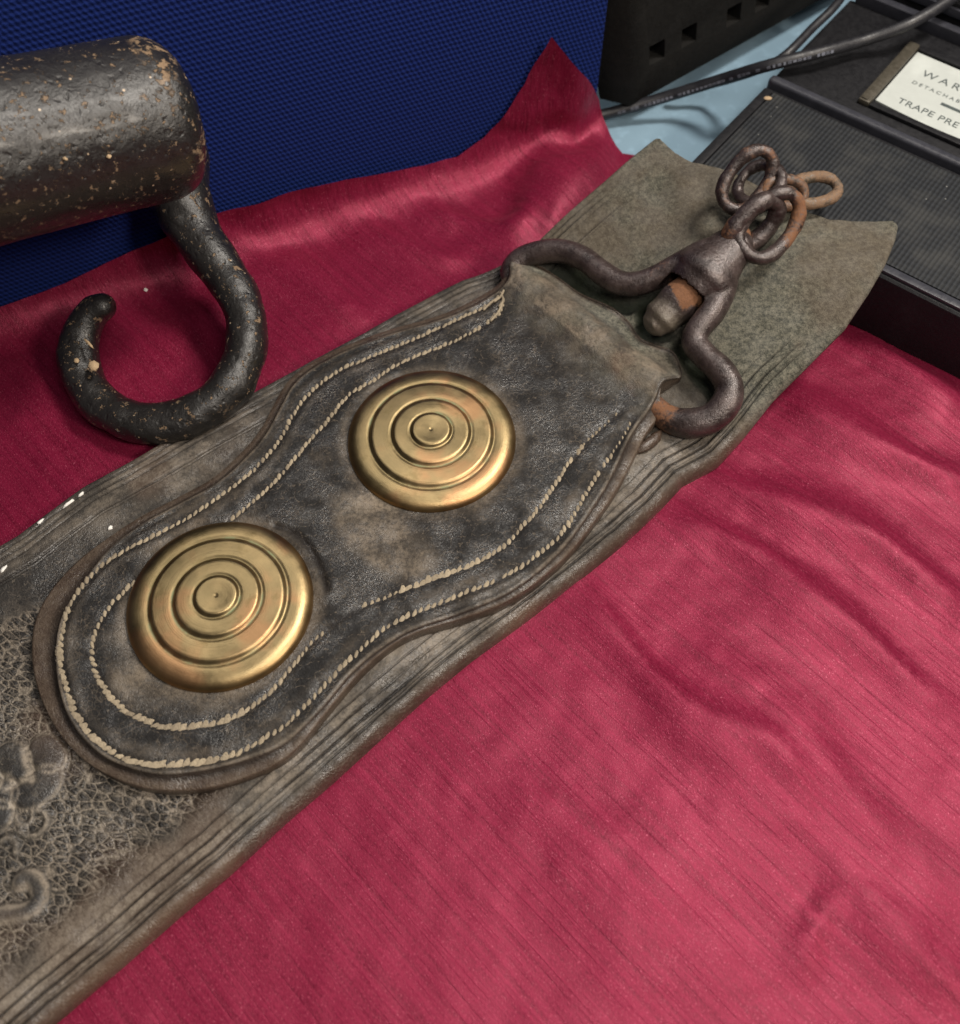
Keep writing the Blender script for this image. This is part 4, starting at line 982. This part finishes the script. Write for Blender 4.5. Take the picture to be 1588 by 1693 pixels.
# measure the ridge line: through px (1275,130)
hv = (P(1273, 136, CASE_Z)[:2]-cor)@fx
casebox('tray', 0, 24, 0, hv-.15, .05, CASE_Z-.10, M_BLACK, .22, seg=3)
casebox('front_trim', .25, 23.8, .16, .55, CASE_Z-.11, CASE_Z+.05, M_HINGE, .06)
casebox('side_trim', .12, .55, .6, hv-.5, CASE_Z-.11, CASE_Z+.06, M_BLACK, .06)
g_ = casebox('ribbed_lid', .62, 23.4, .62, hv-.55, CASE_Z-.12, CASE_Z+.03, M_GRILLE, .04)
casebox('hinge_rail', .0, 24, hv-.08, hv+.42, .1, CASE_Z+.22, M_HINGE, .2, seg=4)
casebox('back_section', .02, 24, hv+.50, hv+8.2, .05, CASE_Z-.05, M_BLACK, .15)
casebox('back_rail', .3, 24, hv+8.0, hv+8.5, CASE_Z-.3, CASE_Z+.5, M_HINGE, .12)
# label and its holder
lc = [P(1512, 80, CASE_Z+.12)[:2], P(1457, 165, CASE_Z+.12)[:2], P(1588, 213, CASE_Z+.12)[:2], P(1588, 108, CASE_Z+.12)[:2]]
def uv(p): d = np.asarray(p)-cor; return float(d@fy), float(d@fx)
(uA, vA), (uB, vB), (uC, vC), (uD, vD) = [uv(p) for p in lc]
u0 = (uA+uB)/2; v0 = vB; v1 = vA; wl = 8.6
casebox('label_frame', u0-.62, u0-.06, v0-.62, v1+.35, CASE_Z-.06, CASE_Z+.22, M_FRAME, .12)
casebox('label_frame', u0-.05, u0+wl, v0-.62, v0-.28, CASE_Z-.06, CASE_Z+.14, M_BLACK, .06)
casebox('label_frame', u0-.05, u0+wl, v1+.06, v1+.40, CASE_Z-.06, CASE_Z+.14, M_BLACK, .06)
casebox('corner_rivet', u0-.52, u0-.22, v0-.52, v0-.22, CASE_Z+.22, CASE_Z+.27, M_FRAME, .04)
card = casebox('label_card', u0, u0+wl, v0, v1, CASE_Z-.05, CASE_Z+.03, M_CARD, 0)
bm = bmesh.new(); bm.from_mesh(card.data)      # the card bows a little
bmesh.ops.subdivide_edges(bm, edges=bm.edges[:], cuts=16, use_grid_fill=True)
def bow(u): t = (u-u0)/wl; return -.16*math.sin(max(0, min(1, t*1.6))*math.pi)
for v in bm.verts:
    u_, v_ = v.co.x/S, v.co.y/S
    v.co.y += bow(u_)*S*(1 if v_ < (v0+v1)/2 else .2)
bm.to_mesh(card.data); bm.free()
def text(s, u, v, h, wsp=1.):
    cu = bpy.data.curves.new('lettering', 'FONT'); cu.body = s; cu.size = h*S*1.4; cu.space_character = wsp; cu.extrude = .004*S
    t = bpy.data.objects.new('lettering', cu); sc.collection.objects.link(t)
    dg = bpy.context.evaluated_depsgraph_get(); me = bpy.data.meshes.new_from_object(t.evaluated_get(dg)); bpy.data.objects.remove(t)
    me.materials.clear(); me.materials.append(M_INK)
    o = bpy.data.objects.new('lettering', me); sc.collection.objects.link(o); o.parent = card
    o.location = (u*S, v*S, (CASE_Z+.036)*S); return o
hc = v1-v0
text('WARNING', u0+.85, v0+hc*.66, .48, 1.45)
text('DETACHABLE', u0+.75, v0+hc*.48, .24, 1.5)
text('TRAPE PRE', u0+.80, v0+hc*.10, .42, 1.05)
V, Fc = prism([(u0+2.45, v0+hc*.34), (u0+5.4, v0+hc*.34), (u0+5.4, v0+hc*.385), (u0+2.45, v0+hc*.385)], CASE_Z+.032, CASE_Z+.04)
me = bpy.data.meshes.new('printed_rule'); me.from_pydata((V*S).tolist(), [], Fc); me.materials.append(M_INK)
o = bpy.data.objects.new('printed_rule', me); sc.collection.objects.link(o); o.parent = card
# rust spot and bits on the lid corner
for (px, py, r_) in [(1270, 163, .14), (1262, 176, .09), (1515, 398, .11), (1549, 415, .07), (1252, 190, .06)]:
    pass
c = P(1270, 162, CASE_Z+.05)
V, Fc = ball_geo(c, (.20, .13, .05), n=10, m=6); o = mesh_obj('rust_spot', V, Fc, M_TAN, kc)

# second black box behind the case
b2 = thing('black_box', (*(cor+fx*(hv+12)+fy*10), 0), 'plain black box standing behind the labelled case at the top right', 'box')
V, Fc = prism([tuple(cor+fx*(hv+8.9)+fy*1.2), tuple(cor+fx*(hv+8.9)+fy*26), tuple(cor+fx*(hv+20)+fy*26), tuple(cor+fx*(hv+20)+fy*1.2)], .0, 4.6)
o = mesh_obj('box_body', V, Fc, M_BLACK, b2, smooth=False); bevel(o, .25, 3)
V, Fc = prism([tuple(cor+fx*(hv+8.75)+fy*1.4), tuple(cor+fx*(hv+8.75)+fy*26), tuple(cor+fx*(hv+8.95)+fy*26), tuple(cor+fx*(hv+8.95)+fy*1.4)], 3.9, 4.3)
o = mesh_obj('box_trim', V, Fc, M_HINGE, b2, smooth=False); bevel(o, .06, 2)

# ------------------------------------------------------------------ punched black upright
A_ = P(1042, 172, 1.15); T_ = P(1040, 0, 6.6); up = (T_-A_)/(T_[2]-A_[2])
dr_ = np.array([math.cos(R(38.5)), math.sin(R(38.5)), 0]); bk = P(992, 160, 1.15)-A_
bk2 = P(964, 0, 6.6)-T_
dn = -dr_*0+np.array([dr_[1], -dr_[0], 0])   # towards the viewer
def F3(u, h): return A_+dr_*u+up*(h)
pu = thing('punched_upright', (*(A_[:2]+dr_[:2]*6), 0), 'dark square-holed metal rack panel leaning at the end of the blue board', 'panel')
H1 = 15.; LU = 22.
back = -dn*2.2
c8 = [A_-up*.1, F3(LU, -.1), F3(LU, -.1)+back, A_-up*.1+bk*1.0, F3(0, H1), F3(LU, H1), F3(LU, H1)+back, F3(0, H1)+bk+(bk2-bk)*(H1/5.45)]
V = np.array(c8); Fc = [(3, 2, 1, 0), (4, 5, 6, 7), (0, 1, 5, 4), (1, 2, 6, 5), (2, 3, 7, 6), (3, 0, 4, 7)]
o = mesh_obj('panel_body', V, Fc, M_BLACKD, pu, smooth=False)
cut = []
def onface(px, py):
    nrm = np.cross(dr_, up); d_ = ray(px, py); t_ = ((A_-CO)@nrm)/(d_@nrm); p = CO+d_*t_; r_ = p-A_
    h_ = r_[2]; return (r_-up*h_)@dr_, h_
holes = [onface(*q) for q in [(1087, 86), (1140, 58), (1214, 24), (1262, 0), (1318, -30)]]
holes += [(h_[0]+.3, h_[1]+5.5) for h_ in holes]
gs = []
for (u_, h_) in holes:
    w2 = .50; q = []
    for sy, dep in ((0, .4), (1, -1.1)):
        for (a, b) in ((-1, -1), (1, -1), (1, 1), (-1, 1)): q.append(F3(u_+a*w2, h_+b*w2)+dn*dep)
    gs.append((np.array(q), [(0, 1, 2, 3), (7, 6, 5, 4), (0, 4, 5, 1), (1, 5, 6, 2), (2, 6, 7, 3), (3, 7, 4, 0)]))
V, Fc = join(*gs); ct = mesh_obj('cutter', V, Fc, M_BLACKD, pu, smooth=False)
bmm = bmesh.new(); bmm.from_mesh(ct.data); bmesh.ops.recalc_face_normals(bmm, faces=bmm.faces[:]); bmm.to_mesh(ct.data); bmm.free()
bmm = bmesh.new(); bmm.from_mesh(o.data); bmesh.ops.recalc_face_normals(bmm, faces=bmm.faces[:]); bmm.to_mesh(o.data); bmm.free()
md = o.modifiers.new('b', 'BOOLEAN'); md.object = ct; md.operation = 'DIFFERENCE'; md.solver = 'EXACT'
dg = bpy.context.evaluated_depsgraph_get(); dg.update(); me = bpy.data.meshes.new_from_object(o.evaluated_get(dg)); o.modifiers.clear(); o.data = me
bpy.data.objects.remove(ct); bevel(o, .05, 2, 50)

# ------------------------------------------------------------------ cables
def cable(pl, r, label, marks=0):
    q = spline(np.array([P(*a) for a in pl]), 120); b = q[len(q)//2].copy(); b[2] = 0
    t = thing('power_cable', b, label, 'cable', 'black cables running to the case'); g_ = tube_geo(q, r, 16); mesh_obj('cable_sheath', *g_, M_CABLE, t)
    if marks:
        gs = []; rr = random.Random(5); i = marks[0]
        T = np.gradient(q, axis=0); T /= np.linalg.norm(T, axis=1)[:, None]
        while i < marks[1]:
            c = q[int(i)]; tv = T[int(i)]; vw = CO-c; vw -= tv*(vw@tv); vw /= np.linalg.norm(vw); sd = np.cross(tv, vw); sd *= 1 if sd[2] < 0 else -1
            n_ = vw*.9+sd*.35; n_ /= np.linalg.norm(n_); s2 = np.cross(n_, tv)
            a_ = rr.uniform(.05, .09); h_ = rr.uniform(.04, .07)
            cc = c+n_*(r+.004); gs.append((np.array([cc+tv*x_*a_+s2*y_*h_+n_*z_ for z_ in (-.02, .006) for x_, y_ in ((-1, -1), (1, -1), (1, 1), (-1, 1))]), [(4, 5, 6, 7), (0, 1, 5, 4), (1, 2, 6, 5), (2, 3, 7, 6), (3, 0, 4, 7)]))
            i += rr.choice([.55, .6, .7, 1.3])
        mesh_obj('printed_marks', *join(*gs), M_PRINT, t, smooth=False)['kind'] = 'stuff'
cable([(930, 215, .35), (985, 193, .45), (1040, 178, .7), (1110, 157, 1.3), (1190, 132, 2.4), (1270, 108, 3.7), (1350, 88, 4.1), (1430, 66, 4.1), (1510, 36, 4.7), (1600, -20, 5.2), (1700, -90, 5.2)], .27, 'thick black cable with faint grey print running from the satin corner over the case', (14, 62))
cable([(1120, 152, .6), (1200, 133, 1.5), (1262, 112, 3.2), (1300, 90, 4.0), (1345, 45, 4.3), (1385, 5, 4.6), (1420, -50, 4.6)], .20, 'thinner black cable curving up beside the square-holed panel')

# lint on the satin
for px, py, lb in [(241, 479, 'tiny pale lint speck on satin above the hook ring'), (146, 489, 'tiny pale lint speck on satin left of the hook tip')]:
    c = P(px, py, .35); V, Fc = ball_geo(c, (.11, .09, .07), n=8, m=5)
    V = V+RNG.uniform(-.02, .02, V.shape); o = mesh_obj('lint_speck', V, Fc, M_WHITE, None, base=c); tag(o, lb, 'lint', 'lint specks on the satin')

for o in bpy.data.objects:
    if '_o' in o: del o['_o']
